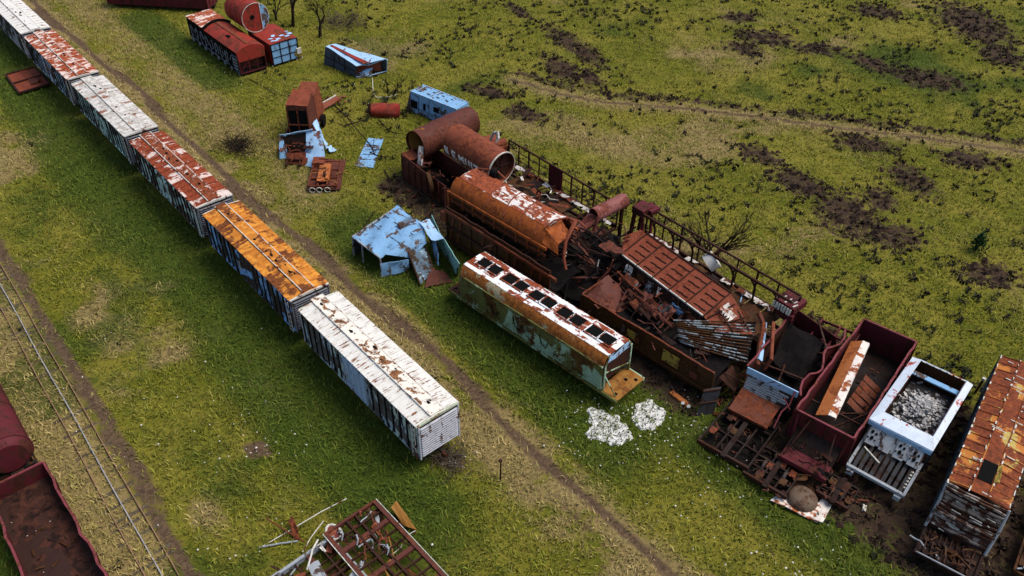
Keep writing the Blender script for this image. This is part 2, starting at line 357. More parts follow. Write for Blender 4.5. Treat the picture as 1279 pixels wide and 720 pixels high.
def masks(X,Y):
    X=np.asarray(X,float);Y=np.asarray(Y,float)
    n=fb(X,Y,9); n2=fb(X+50,Y-20,3.2)
    straw=.95*band(Y+2*(n-.5),22.0,28.0,3.5)*(.45+.55*(n2>.42))
    straw=np.maximum(straw,.85*band(Y+5*(n-.5),28,35,4)*band(X,-160,-62,10)*(.35+.65*n))
    straw=np.maximum(straw,.75*band(Y+1.5*(n-.5)-railY(X),-.6,4.6,1.6))
    pd=pathdist(X,Y); straw=np.maximum(straw,.7*np.exp(-pd**2/6))
    straw=np.maximum(straw,.75*np.clip((fb(X,Y,14)-.5)*4,0,1)*(Y>36))
    straw=np.maximum(straw,.8*np.clip((fb(X-30,Y+9,8)-.52)*5,0,1)*band(Y,4.5,16,3))
    lush=band(Y+3*(n-.5),12.5,19.6,4)*band(X,-170,-24,8)
    lush=np.maximum(lush,.9*band(Y+2*(n-.5),28.2,35,2)*band(X,-62,-21,6))
    lush=np.maximum(lush,.9*band(Y+2*(n-.5),33,38.5,2.5)*band(X,-125,-93,6))
    lush=np.maximum(lush,.6*np.clip((fb(X+80,Y,7)-.5)*5,0,1)*(Y<19))
    lush=np.maximum(lush,.8*band(X,-32,-4,5)*band(Y,33,41,3))
    lush=np.maximum(lush,.8*band(Y,-8,-1.5,2))
    lush=np.maximum(lush,.75*np.clip((fb(X+10,Y+70,17)-.52)*5,0,1)*(Y>55))
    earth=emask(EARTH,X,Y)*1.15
    e2=np.maximum(emask(MOUND,X,Y)*1.3,.9*np.maximum(band(Y-railY(X)+.8*(n2-.5),4.1,5.2,.6),0))
    earth=np.maximum(earth,1.0*band(X,-64,-22.5,2)*band(Y,36.8,49.5,1.5))  # dark earth under the centre heap, with its shade painted in
    e2=np.maximum(e2,.85*band(Y-rutY(X),-.62,.62,.3)); e2=np.maximum(e2,.7*band(Y-24.5-.3*np.sin(X*.17),-.3,.3,.3)*np.clip((n-.3)*4,0,1))
    earth=np.maximum(earth,1.0*band(X+.17*(Y-40),-21,1,1.5)*band(Y,37.5,54,2))  # dark soil colour paints the shade between the right-hand cars
    e2=np.maximum(e2,emask(BUSHP,X,Y)); e2=np.maximum(e2,.8*np.exp(-pd**2/.28)); earth=np.maximum(earth,.75*np.exp(-(pathdist(X+.9,Y-2.0))**2/1.2)*(n>.40))
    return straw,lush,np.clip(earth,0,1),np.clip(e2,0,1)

def ground():
    ax=np.unique(np.concatenate([[-3000,-1500,-800,-450,-300,-230],np.arange(-190,46,.8),[60,90,150,300,800,2000]])) 
    ay=np.unique(np.concatenate([[-2000,-800,-300,-120,-60,-30],np.arange(-16,196,.8),[210,240,300,450,800,1500,3000]]))
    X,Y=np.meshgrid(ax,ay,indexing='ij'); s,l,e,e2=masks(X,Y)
    Z=.10*(fb(X,Y,6)-.5)+.10*e*(fb(X,Y,1.4)) - .09*band(Y-rutY(X),-.5,.5,.5)
    near=(X>-190)&(X<46)&(Y>-16)&(Y<196); Z=np.where(near,Z,Z*.2)
    nx,ny=X.shape; v=np.stack([X,Y,Z],-1).reshape(-1,3)
    i=np.arange(nx-1)[:,None]*ny+np.arange(ny-1)[None]; f=np.stack([i,i+ny,i+ny+1,i+1],-1).reshape(-1,4)
    me=bpy.data.meshes.new('ground'); me.from_pydata(v.tolist(),[],f.tolist()); me.update()
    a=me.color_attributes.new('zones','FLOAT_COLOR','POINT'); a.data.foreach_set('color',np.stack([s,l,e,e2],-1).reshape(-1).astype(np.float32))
    me.polygons.foreach_set('use_smooth',[True]*len(me.polygons))
    t=NT('field_soil_and_turf'); c=t.coords(False)
    at=t.n.new('ShaderNodeAttribute'); at.attribute_name='zones'; sp=t.n.new('ShaderNodeSeparateColor'); t.L(at.outputs['Color'],sp.inputs[0])
    n1=t.noise(c,.11,9,.62,.4); n2=t.noise(c,.9,9,.7,.5); n3=t.noise(c,3.2,7,.75,.8)
    jit=t.math('ADD',t.math('MULTIPLY',t.math('SUBTRACT',n2,.5),1.3),t.math('MULTIPLY',t.math('SUBTRACT',n3,.5),1.0))
    def z(ch,k=1.0): return t.step(t.math('ADD',ch,t.math('MULTIPLY',jit,k)),.30,.70)
    col=t.mix(t.step(n2,.36,.64),GREEN,OLIVE); col=t.mix(t.math('MULTIPLY',t.step(n1,.42,.6),.7),col,YELLOW)
    col=t.mix(z(sp.outputs[0]),col,t.mix(t.step(n3,.35,.65),STRAW,STRAW2))
    col=t.mix(t.math('MULTIPLY',z(sp.outputs[1],.8),.85),col,t.mix(t.step(n3,.35,.65),LUSH,LUSH2))
    col=t.mix(t.math('MULTIPLY',t.step(n3,.56,.64),.55),col,SOILD)
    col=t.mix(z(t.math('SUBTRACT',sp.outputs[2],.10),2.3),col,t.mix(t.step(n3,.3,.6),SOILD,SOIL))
    col=t.mix(z(at.outputs['Alpha'],.55),col,t.mix(t.step(n3,.35,.65),SOILD2,SOILB))
    col=t.mix(1.0,col,(.72,.70,.68),'MULTIPLY')
    me.materials.append(t.done(col,.95,0,t.math('ADD',n3,n2),.6,.15,.1))
    o=bpy.data.objects.new('ground',me); COL.objects.link(o); o['kind']='structure'
GREEN=(.088,.108,.008);OLIVE=(.165,.155,.013);YELLOW=(.235,.205,.032);STRAW=(.30,.225,.090);STRAW2=(.20,.15,.06)
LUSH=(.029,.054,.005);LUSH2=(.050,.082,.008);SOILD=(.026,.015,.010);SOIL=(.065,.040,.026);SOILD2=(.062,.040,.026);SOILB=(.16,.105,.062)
ground()

# ------------------------------------------------------------------ grass as many bent blades
FOOT=[]   # footprints (cx,cy,hx,hy,rz) kept free of tall grass
def vis_points(n,power,seed):
    g=np.random.default_rng(seed); out=[]
    tot=0
    while tot<n:
        X=g.uniform(-172,10,n*2);Y=g.uniform(-14,185,n*2)
        r=X*(-math.cos(TH))+Y*math.sin(TH); q=X*math.sin(TH)+Y*math.cos(TH)
        d=np.sqrt(X*X+Y*Y+CAM_H**2)
        ok=(r>20)&(np.abs(q)<.66*d+4)&(d<205)&(g.random(n*2)<(52/d)**power)
        out.append(np.stack([X[ok],Y[ok]],1)); tot+=ok.sum()
    return np.concatenate(out)[:n]
def infoot(X,Y):
    o=np.zeros(X.shape,bool)
    for cx,cy,hx,hy,rz in FOOT:
        c,s=math.cos(R(rz)),math.sin(R(rz)); a=(X-cx)*c+(Y-cy)*s; b=-(X-cx)*s+(Y-cy)*c; o|=(np.abs(a)<hx)&(np.abs(b)<hy)
    return o
def lerp(a,b,t): return a*(1-t[:,None])+b*t[:,None]
def blades(name,label,n,power,seed,hmin,hmax,wid,colfn,keep,kids=3,spread=.25):
    p=vis_points(n,power,seed); g=np.random.default_rng(seed+1)
    s,l,e,e2=masks(p[:,0],p[:,1]); k=keep(p,s,l,e,e2,g)&~infoot(p[:,0],p[:,1]); p=p[k];s,l,e,e2=s[k],l[k],e[k],e2[k]
    col=colfn(p,s,l,e,e2,g); hs=np.repeat(g.uniform(hmin,hmax,len(p)),kids)
    p=np.repeat(p,kids,0)+g.normal(0,spread,(len(p)*kids,2)); col=np.repeat(col,kids,0)*g.uniform(.45,1.5,(len(p),1))
    m=len(p); a=g.uniform(0,2*np.pi,m); d=np.stack([np.cos(a),np.sin(a),np.zeros(m)],1); w=np.stack([-d[:,1],d[:,0],np.zeros(m)],1)*(wid*g.uniform(.6,1.4,m))[:,None]
    h=hs*g.uniform(.6,1.2,m); lean=g.uniform(.25,1.0,m); side=w/np.linalg.norm(w,axis=1)[:,None]*(g.normal(0,.35,m)*h)[:,None]
    b=np.concatenate([p,np.full((m,1),-.03)],1); up=np.array([0,0,1.])
    mid=b+d*(lean*h*.45)[:,None]+up*(h*.62)[:,None]+side*.4; tip=b+d*(lean*h*1.25)[:,None]+up*(h*.80)[:,None]+side*1.6
    v=np.stack([b-w,b+w,mid+w*.8,mid-w*.8,tip],1).reshape(-1,3)
    i=np.arange(m)[:,None]*5
    lp=np.concatenate([i,i+1,i+2,i+3,i+3,i+2,i+4],1).reshape(-1)
    st=(np.arange(m)[:,None]*7+np.array([0,4])).reshape(-1); ct=np.tile([4,3],m)
    me=bpy.data.meshes.new(name); me.vertices.add(len(v)); me.vertices.foreach_set('co',v.reshape(-1).astype(np.float32))
    me.loops.add(len(lp)); me.loops.foreach_set('vertex_index',lp.astype(np.int32)); me.polygons.add(2*m)
    me.polygons.foreach_set('loop_start',st.astype(np.int32)); me.polygons.foreach_set('loop_total',ct.astype(np.int32)); me.update(calc_edges=True)
    at=me.color_attributes.new('tint','FLOAT_COLOR','POINT'); at.data.foreach_set('color',np.repeat(np.concatenate([col,np.ones((m,1))],1),5,0).reshape(-1).astype(np.float32))
    t=NT(name+'_blade'); n_=t.n.new('ShaderNodeAttribute'); n_.attribute_name='tint'; mt=t.done((.1,.1,.1),.8,spec=.15); t.L(n_.outputs['Color'],t.b.inputs['Base Color'])
    me.materials.append(mt); o=bpy.data.objects.new(name,me); COL.objects.link(o); tag(o,label,kind='stuff',cat='grass')
A=np.array
def gcol(p,s,l,e,e2,g):
    m=len(p); n=fb(p[:,0],p[:,1],7); c=lerp(A([GREEN]),A([OLIVE]),np.clip(n*1.6-.3+g.normal(0,.2,m),0,1))
    c=lerp(c,A([YELLOW]),np.clip(g.normal(.25,.3,m),0,1)*.8)
    c=lerp(c,A([STRAW]),np.clip(s*1.1-.12+g.normal(0,.25,m),0,1)); c=lerp(c,A([LUSH2]),np.clip(l*1.0-.05+g.normal(0,.2,m),0,1)*(s<.75))
    return lerp(c,A([SOIL]),np.clip(e*.9-.15,0,1)*.85)
def grass_all():
    blades('meadow_grass','short rough olive and green grass covering the field',140000,1.15,3,.22,.46,.036,gcol,
           lambda p,s,l,e,e2,g:(g.random(len(p))>np.maximum(e**1.6*.85,e2*1.25))&((np.abs(p[:,1]-railY(p[:,0])-3.1)>1.0)|(g.random(len(p))<.55)),kids=4,spread=.3)
    def dcol(p,s,l,e,e2,g): return lerp(A([[.012,.016,.004]]),A([[.020,.011,.007]]),np.clip(e*1.4+g.uniform(-.2,.5,len(p))+(p[:,1]>45)*.25,0,1))
    blades('withered_tufts','dark brown withered tufts dotted through the grass',26000,.35,21,.34,.52,.12,dcol,
           lambda p,s,l,e,e2,g:g.random(len(p))<np.clip(-.02+2.5*(p[:,1]>40)*np.clip(fb(p[:,0],p[:,1],5.5)-.36,0,1)*(.4+.8*fb(p[:,0]+33,p[:,1],21))+.05*s+.9*e-.9*e2,0,1),kids=6,spread=.13)
def lumps(name,label,pts,rmin,rmax,mat,seed,flat=.6,cat='earth'):
    g=np.random.default_rng(seed); m=len(pts); base=A([[1,0,0],[-1,0,0],[0,1,0],[0,-1,0],[0,0,1],[0,0,-.6]],float)
    v=base[None]*g.uniform(.6,1.3,(m,6,1))*(g.uniform(rmin,rmax,m))[:,None,None]; v[:,:,2]*=flat; a=g.uniform(0,6.28,m); c,s_=np.cos(a)[:,None],np.sin(a)[:,None]
    v=np.stack([v[:,:,0]*c-v[:,:,1]*s_,v[:,:,0]*s_+v[:,:,1]*c,v[:,:,2]],-1)+pts[:,None,:]
    f=A([[0,2,4],[2,1,4],[1,3,4],[3,0,4],[2,0,5],[1,2,5],[3,1,5],[0,3,5]]); F=(f[None]+np.arange(m)[:,None,None]*6).reshape(-1,3)
    me=bpy.data.meshes.new(name); me.from_pydata(v.reshape(-1,3).tolist(),[],F.tolist()); me.update(); me.materials.append(mat)
    o=bpy.data.objects.new(name,me); COL.objects.link(o); return tag(o,label,cat=cat,kind='stuff')
def clods_all():
    p=vis_points(60000,.3,41); s,l,e,e2=masks(p[:,0],p[:,1]); g=np.random.default_rng(4)
    k=(g.random(len(p))<np.clip(e*1.3-.2,0,1)*.8)&~infoot(p[:,0],p[:,1]); q=p[k]
    lumps('turned_clods','dark turned earth in clods on the bare patches of the field',np.concatenate([q,np.full((len(q),1),.06)],1),.14,.42,M_['earth'],6,.75,'clods')
    pts=[]
    def sc_(px,py,rx,ry,n):
        for _ in range(n):
            a=P(px+g.normal(0,rx),py+g.normal(0,ry)); pts.append((a.x,a.y,.22))
    sc_(780,530,42,24,130); sc_(870,560,40,40,45); sc_(320,560,30,14,26); sc_(990,700,60,30,40); sc_(560,575,18,8,14); sc_(270,520,60,40,22); sc_(330,680,60,24,14)
    sc_(900,620,50,40,22); sc_(420,150,60,40,22); sc_(300,90,40,20,12); sc_(960,250,140,60,5); sc_(150,470,90,70,12)
    lumps('pale_litter','small pale flakes of litter scattered over the grass',A(pts),.03,.085,M_['litter'],8,.6,'litter')
# ------------------------------------------------------------------ running gear
def bogie_meshes():
    b=MB()
    for s in (-1,1):
        b.prism([(s*1.02-.06,.34),(s*1.02+.06,.34),(s*1.02+.06,.62),(s*1.02-.06,.62)],-1.2,1.2)
        b.box(-.35,.35,s*1.02-.08,s*1.02+.08,.25,.8)
    b.box(-.25,.25,-1.05,1.05,.5,.85)
    for x in (-.87,.87): b.cyl((x,-1.1,.45),(x,1.1,.45),.08,8)
    w=MB(); w.cyl((0,-.07,0),(0,.07,0),.45,18); w.cyl((0,-.10,0),(0,-.06,0),.50,18)
    return b.mesh('bogie',M_['under']),w.mesh('wheel',M_['wheel'])
BOG,WHL=bogie_meshes()
def add_bogie(t,x,z=0):
    o=part('bogie',BOG,None,t); o.location=(x,0,z)
    for sx in (-.87,.87):
        for sy in (-.78,.78):
            w=part('wheel',WHL,None,o); w.location=(sx,sy,.45)
            if sy<0: w.rotation_euler=(0,0,math.pi)
def jit_roof(mb,x0,x1,prof,nx,th,j=.02,sag=0):
    g=[]
    for i in range(nx+1):
        x=x0+(x1-x0)*i/nx; row=[]
        for y,z in prof: row.append((x,y,z+rnd.uniform(-j,j)-sag*math.sin(math.pi*i/nx)))
        g.append(row)
    return mb.sheet(g,th)
def arc(w,z0,h,n=8,y0=0): return [(y0-w+2*w*i/n, z0+h*(1-((2*i/n)-1)**2)) for i in range(n+1)]

# ------------------------------------------------------------------ boxcars in the train
def boxcar(label,xc,roof,walk,side,end,trim,door,wide=.5,label_roof=None,tilt=0,fascia=None,yc=21.0):
    t=thing('boxcar',label,'boxcar',(xc,yc,0),tilt,'boxcars coupled in one long line'); FOOT.append((xc,yc,7.7,1.7,tilt))
    L=7.6;W=1.62;Z0=1.33;Z1=4.42
    u=MB(); u.box(-L+.1,L-.1,-.3,.3,.85,1.30); u.box(-L,L,-W+.05,W-.05,1.2,Z0+.05)
    for x in (-5.6,-3,-1,1,3,5.6): u.box(x-.1,x+.1,-W+.1,W-.1,.95,1.22)
    u.box(-2,2,-1.0,-.4,.7,1.2)
    part('underframe',u,M_['under'],t)
    for s in (-1,1):
        w=MB(); w.box(-L,L,s*W-.05,s*W+.05,Z0,Z1)
        w.box(-L,L,s*(W+.07)-.03,s*(W+.07)+.03,Z1-.16,Z1-.02); w.box(-L,L,s*(W+.08)-.03,s*(W+.08)+.03,Z0-.05,Z0+.14)
        r=MB()
        for i in range(18):
            x=-L+.35+i*(2*L-.7)/17
            if abs(x)>1.6: r.box(x-.05,x+.05,s*(W+.09)-.05,s*(W+.09)+.05,Z0+.15,Z1-.17)
        wo=multi('side_wall',[(w,M_[side]),(r,M_['edge'] if side!='sideF' else M_[side])],t)
        d=MB(); d.box(-1.45,1.45,s*(W+.10)-.05,s*(W+.10)+.05,Z0+.12,Z1-.2)
        for x in (-1.4,-.7,0,.7,1.4): d.box(x-.04,x+.04,s*(W+.17)-.03,s*(W+.17)+.03,Z0+.14,Z1-.22)
        for k in range(6): d.box(-1.42,1.42,s*(W+.155)-.015,s*(W+.155)+.015,Z0+.35+k*.45,Z0+.41+k*.45)
        do=part('door',d,M_[door],t)
        h=MB(); h.bar((-1.1,s*(W+.21),Z0+.9),(-1.1,s*(W+.21),Z0+1.9),.05); part('handle',h,M_['trimW'],do)
        a=MB(); xl=L-.35 if s<0 else -L+.35
        for dx in (-.22,.22): a.bar((xl+dx,s*(W+.22),Z0-.1),(xl+dx,s*(W+.22),Z1-.1),.04)
        for k in range(7): a.bar((xl-.22,s*(W+.22),Z0+k*.45),(xl+.22,s*(W+.22),Z0+k*.45),.04)
        part('ladder',a,M_['trimW'],t)
    for s in (-1,1):
        bk=MB(); bk.box(s*L-.05,s*L+.05,-W,W,Z0,Z1); e=MB()
        k=13
        for i in range(k):
            z=Z0+.12+i*(Z1-Z0-.25)/k; x=s*(L+.05)
            e.add([(x-s*.01,-W+.06,z),(x-s*.01,W-.06,z),(x+s*.13,W-.14,z+.035),(x+s*.13,-W+.14,z+.035),(x+s*.13,-W+.14,z+.085),(x+s*.13,W-.14,z+.085),(x-s*.01,-W+.06,z+.13),(x-s*.01,W-.06,z+.13)],
                  [(0,1,2,3),(3,2,5,4),(4,5,7,6),(0,3,4,6),(1,7,5,2)])
        for y in (-W,W): e.box(s*L-.07,s*L+.12,y-.06,y+.06,Z0-.1,Z1)
        eo=multi('end_wall',[(bk,M_['edge']),(e,M_[end])],t)
        f=MB(); f.prism([(-W-.08,Z1-.02),(W+.08,Z1-.02),(W+.08,Z1+.08),(0,Z1+.21),(-W-.08,Z1+.08)],s*L-.06 if s>0 else s*L-.09,s*L+.09 if s>0 else s*L+.06)
        part('end_fascia',f,M_[fascia or trim],t)
        c=MB(); c.bar((s*(L-.1),0,.98),(s*(L+.62),0,.98),.2,.24); c.box(*(sorted((s*(L+.45),s*(L+.72)))),-.17,.17,.82,1.14); part('coupler',c,M_['under'],t)
    b=MB(); b.cyl((-L-.2,.55,3.3),(-L-.25,.55,3.3),.28,14); part('brake_wheel',b,M_['darkgrey'],t)
    rf=MB(); jit_roof(rf,-L-.02,L+.02,[(-W-.14,Z1+.03),(-W*.55,Z1+.10),(-.55,Z1+.16),(0,Z1+.19),(.55,Z1+.16),(W*.55,Z1+.10),(W+.14,Z1+.03)],34,.05,.012)
    rb=rf
    for i in range(17):
        x=-L+.1+i*(2*L-.2)/16
        for s in (-1,1): rb.bar((x,s*.56,Z1+.20),(x,s*(W+.12),Z1+.075),.07,.05)
    ro=part('roof',rf,M_[roof],t,label_roof)
    wk=MB(); jit_roof(wk,-L-.28,L-.05,[(-wide,Z1+.27),(-wide*.3,Z1+.275),(wide*.3,Z1+.275),(wide,Z1+.27)],40,.045,.008); eg=MB()
    for s in (-1,1): eg.bar((-L-.28,s*(wide+.03),Z1+.28),(L-.02,s*(wide+.03),Z1+.28),.06,.07)
    wo=multi('roof_walk',[(wk,M_[walk]),(eg,M_[trim])],ro)
    hl=MB()                                   # broken-through spots in the walk boards
    for _ in range(11):
        x=rnd.uniform(-L+.5,L-1); y=rnd.uniform(-wide+.15,wide-.15)*.8; k=rnd.uniform(.07,.22); n=7
        hl.plate([(x+k*rnd.uniform(.6,1.7)*math.cos(j*6.283/n),y+.6*k*rnd.uniform(.6,1.3)*math.sin(j*6.283/n),Z1+.315) for j in range(n)],.012)
    part('rotted_hole',hl,M_['blackhole'],wo)
    add_bogie(t,-5.2); add_bogie(t,5.2)
    return t
XN=-38.7;PT=16.6
boxcar('cream white boxcar with brown speckled roof, last of the line',XN,'roofA','walkA','sideA','end','trimW','doorblue',fascia='dirtyfascia')
boxcar('boxcar with bright orange rusted roof and blue painted side',XN-PT,'roofB','roofB','sideB','endD','trimW','sideB',.46)
boxcar('boxcar with red rust roof in white flaked panels, behind the orange roof',XN-2*PT,'roofC','walkC','sideC','endD','trimW','sideC')
boxcar('grey white boxcar with mint green side between two rusty red ones',XN-3*PT,'roofD','roofD','sideD','endD','trimW','sideD')
boxcar('boxcar with flaking orange red roof next to a loose rusty panel',XN-4*PT,'roofE','roofE','sideE','endD','trimW','sideE')
boxcar('pale grey boxcar farthest up the line, beyond the flaking orange red roof',XN-5*PT,'roofF','roofF','sideF','endD','trimW','sideF')

# ------------------------------------------------------------------ railway track at the left
def track():
    t=thing('railway_track','rusty rails running straight through dry grass and dirt','track')
    for i in range(90):
        if rnd.random()<.35: continue
        x=-80+i*.62; s=MB(); y=3.1+railY(x); s.box(x-.12,x+.12,y-1.25+rnd.uniform(-.1,.1),y+1.25+rnd.uniform(-.1,.1),-.08,.03+rnd.uniform(-.04,.015)); part('sleeper',s,M_['sleeper'],t)
    for y,m in ((3.9,'railrust'),(3.1,'railsteel'),(2.3,'railrust')):
        g=MB(); pts=[(x,y+railY(x)+.03*math.sin(x*.4+y),.16) for x in range(-170,12,3)]
        for a,b in zip(pts[:-1],pts[1:]):
            g.bar(a,b,.075 if m=='railsteel' else .06,.09); g.bar((a[0],a[1],.07),(b[0],b[1],.07),.03,.10)
        part('rail',g,M_[m],t,'shiny middle rail' if m=='railsteel' else None)
track()

# ------------------------------------------------------------------ bottom left: tank car and gondola
def tank_car():
    t=thing('tank_car','dark red tank car with rounded end, coupled before the open dark red gondola','tank car',(-53.6,-1.55,0),0)
    b=MB(); b.cyl((-7,0,2.35),(5.6,0,2.35),1.5,36); bo=part('tank',b,M_['maroon'],t)
    e=MB(); e.tube([(5.58,0,2.35),(5.75,0,2.35),(5.95,0,2.35),(6.05,0,2.35)],1.5,36,1.1); part('tank_end',e,M_['maroon'],bo)
    r=MB()
    for x in (-6.9,-2.6,1.6,5.5): 
        r.shellcyl((x-.06,0,2.35),(x+.06,0,2.35),1.53,.03,36,1)
    part('tank_band',r,M_['maroon'],bo)
    d=MB(); d.cyl((-1,0,3.75),(-1,0,4.35),.6,20); d.cyl((-1,0,4.35),(-1,0,4.42),.68,20); part('dome',d,M_['maroon'],t)
    u=MB(); u.box(-7,6.6,-.4,.4,.75,1.1); u.box(-7,6.6,-1.3,-1.15,.9,1.05); u.box(-7,6.6,1.15,1.3,.9,1.05)
    for x in (-6,-3,0,3,5.8): u.box(x-.1,x+.1,-1.3,1.3,.85,1.0)
    part('underframe',u,M_['under'],t)
    h=MB()
    for s in (-1,1): h.bar((-7,s*1.42,2.9),(5.4,s*1.42,2.9),.035)
    part('handrail',h,M_['rustdark'],t)
    add_bogie(t,-5); add_bogie(t,4.6)
tank_car()
def gondola_open(label,loc,rz,hl,hw,ztop,zfl,wall,rim,floor,group=None,dent=.12,bog=True,sides=(-1,1),ends=(-1,1)):
    t=thing('gondola',label,'gondola',loc,rz,group); FOOT.append((loc[0],loc[1],hl,hw,rz))
    f=MB(); g=[]
    for i in range(13):
        g.append([(-hl+2*hl*i/12,-hw+2*hw*j/6,zfl+rnd.uniform(-.05,.06)) for j in range(7)])
    f.sheet(g,.08); part('floor',f,M_[floor],t)
    for s in sides:
        w=MB(); n=16; g=[]
        d=[rnd.uniform(-dent,dent) if 0<i<n else 0 for i in range(n+1)]
        for i in range(n+1): g.append([(-hl+2*hl*i/n,s*hw,zfl-.2),(-hl+2*hl*i/n,s*hw+d[i]*.3,(zfl+ztop)/2),(-hl+2*hl*i/n,s*hw+d[i],ztop)])
        w.sheet(g,.06)
        for i in range(0,n+1,2): w.bar((-hl+2*hl*i/n,s*(hw+.08),zfl-.2),(-hl+2*hl*i/n,s*(hw+.08)+d[i],ztop-.05),.12,.12,(1,0,0))
        wo=part('side_wall',w,M_[wall],t)
        r=MB()
        for i in range(n): r.bar((-hl+2*hl*i/n,s*(hw+.03)+d[i],ztop+.03),(-hl+2*hl*(i+1)/n,s*(hw+.03)+d[i+1],ztop+.03+rnd.uniform(-.03,.03)),.14,.10)
        part('rim',r,M_[rim],wo)
    for s in ends:
        e=MB(); e.quadsheet((s*hl,-hw,zfl-.2),(s*hl,hw,zfl-.2),(s*hl,hw,ztop),(s*hl,-hw,ztop),.06,8,3,.02)
        for y in (-hw*.6,0,hw*.6): e.bar((s*(hl+.07),y,zfl-.2),(s*(hl+.07),y,ztop-.1),.12,.1,(1,0,0))
        eo=part('end_wall',e,M_[wall],t)
        r=MB(); r.bar((s*(hl+.02),-hw,ztop+.035),(s*(hl+.02),hw,ztop+.035),.14,.10); part('rim',r,M_[rim],eo)
    u=MB(); u.box(-hl-.2,hl+.2,-.3,.3,zfl-.6,zfl-.2); u.box(-hl,hl,-hw+.1,hw-.1,zfl-.35,zfl-.12); part('underframe',u,M_['under'],t)
    if bog: add_bogie(t,-hl+2.2); add_bogie(t,hl-2.2)
    return t
gd=gondola_open('open dark red gondola with bent rim and dirty rusted floor',(-38.9,-1.75,0),0,7.1,1.72,2.25,.95,'maroon','maroonlight','floorbrown')
def litter_in(t,n,hl,hw,z,mat,name,k=.12):
    m=MB()
    for _ in range(n):
        x=rnd.uniform(-hl,hl);y=rnd.uniform(-hw,hw);a=rnd.uniform(0,3.1);l=rnd.uniform(.05,k); m=MB(); m.bar((x,y,z),(x+l*math.cos(a),y+l*math.sin(a),z+.02),.035,.03); part(name,m,M_[mat],t)
litter_in(gd,10,6,1.4,1.03,'trimW','loose_scrap',.07)
junk_later=gd

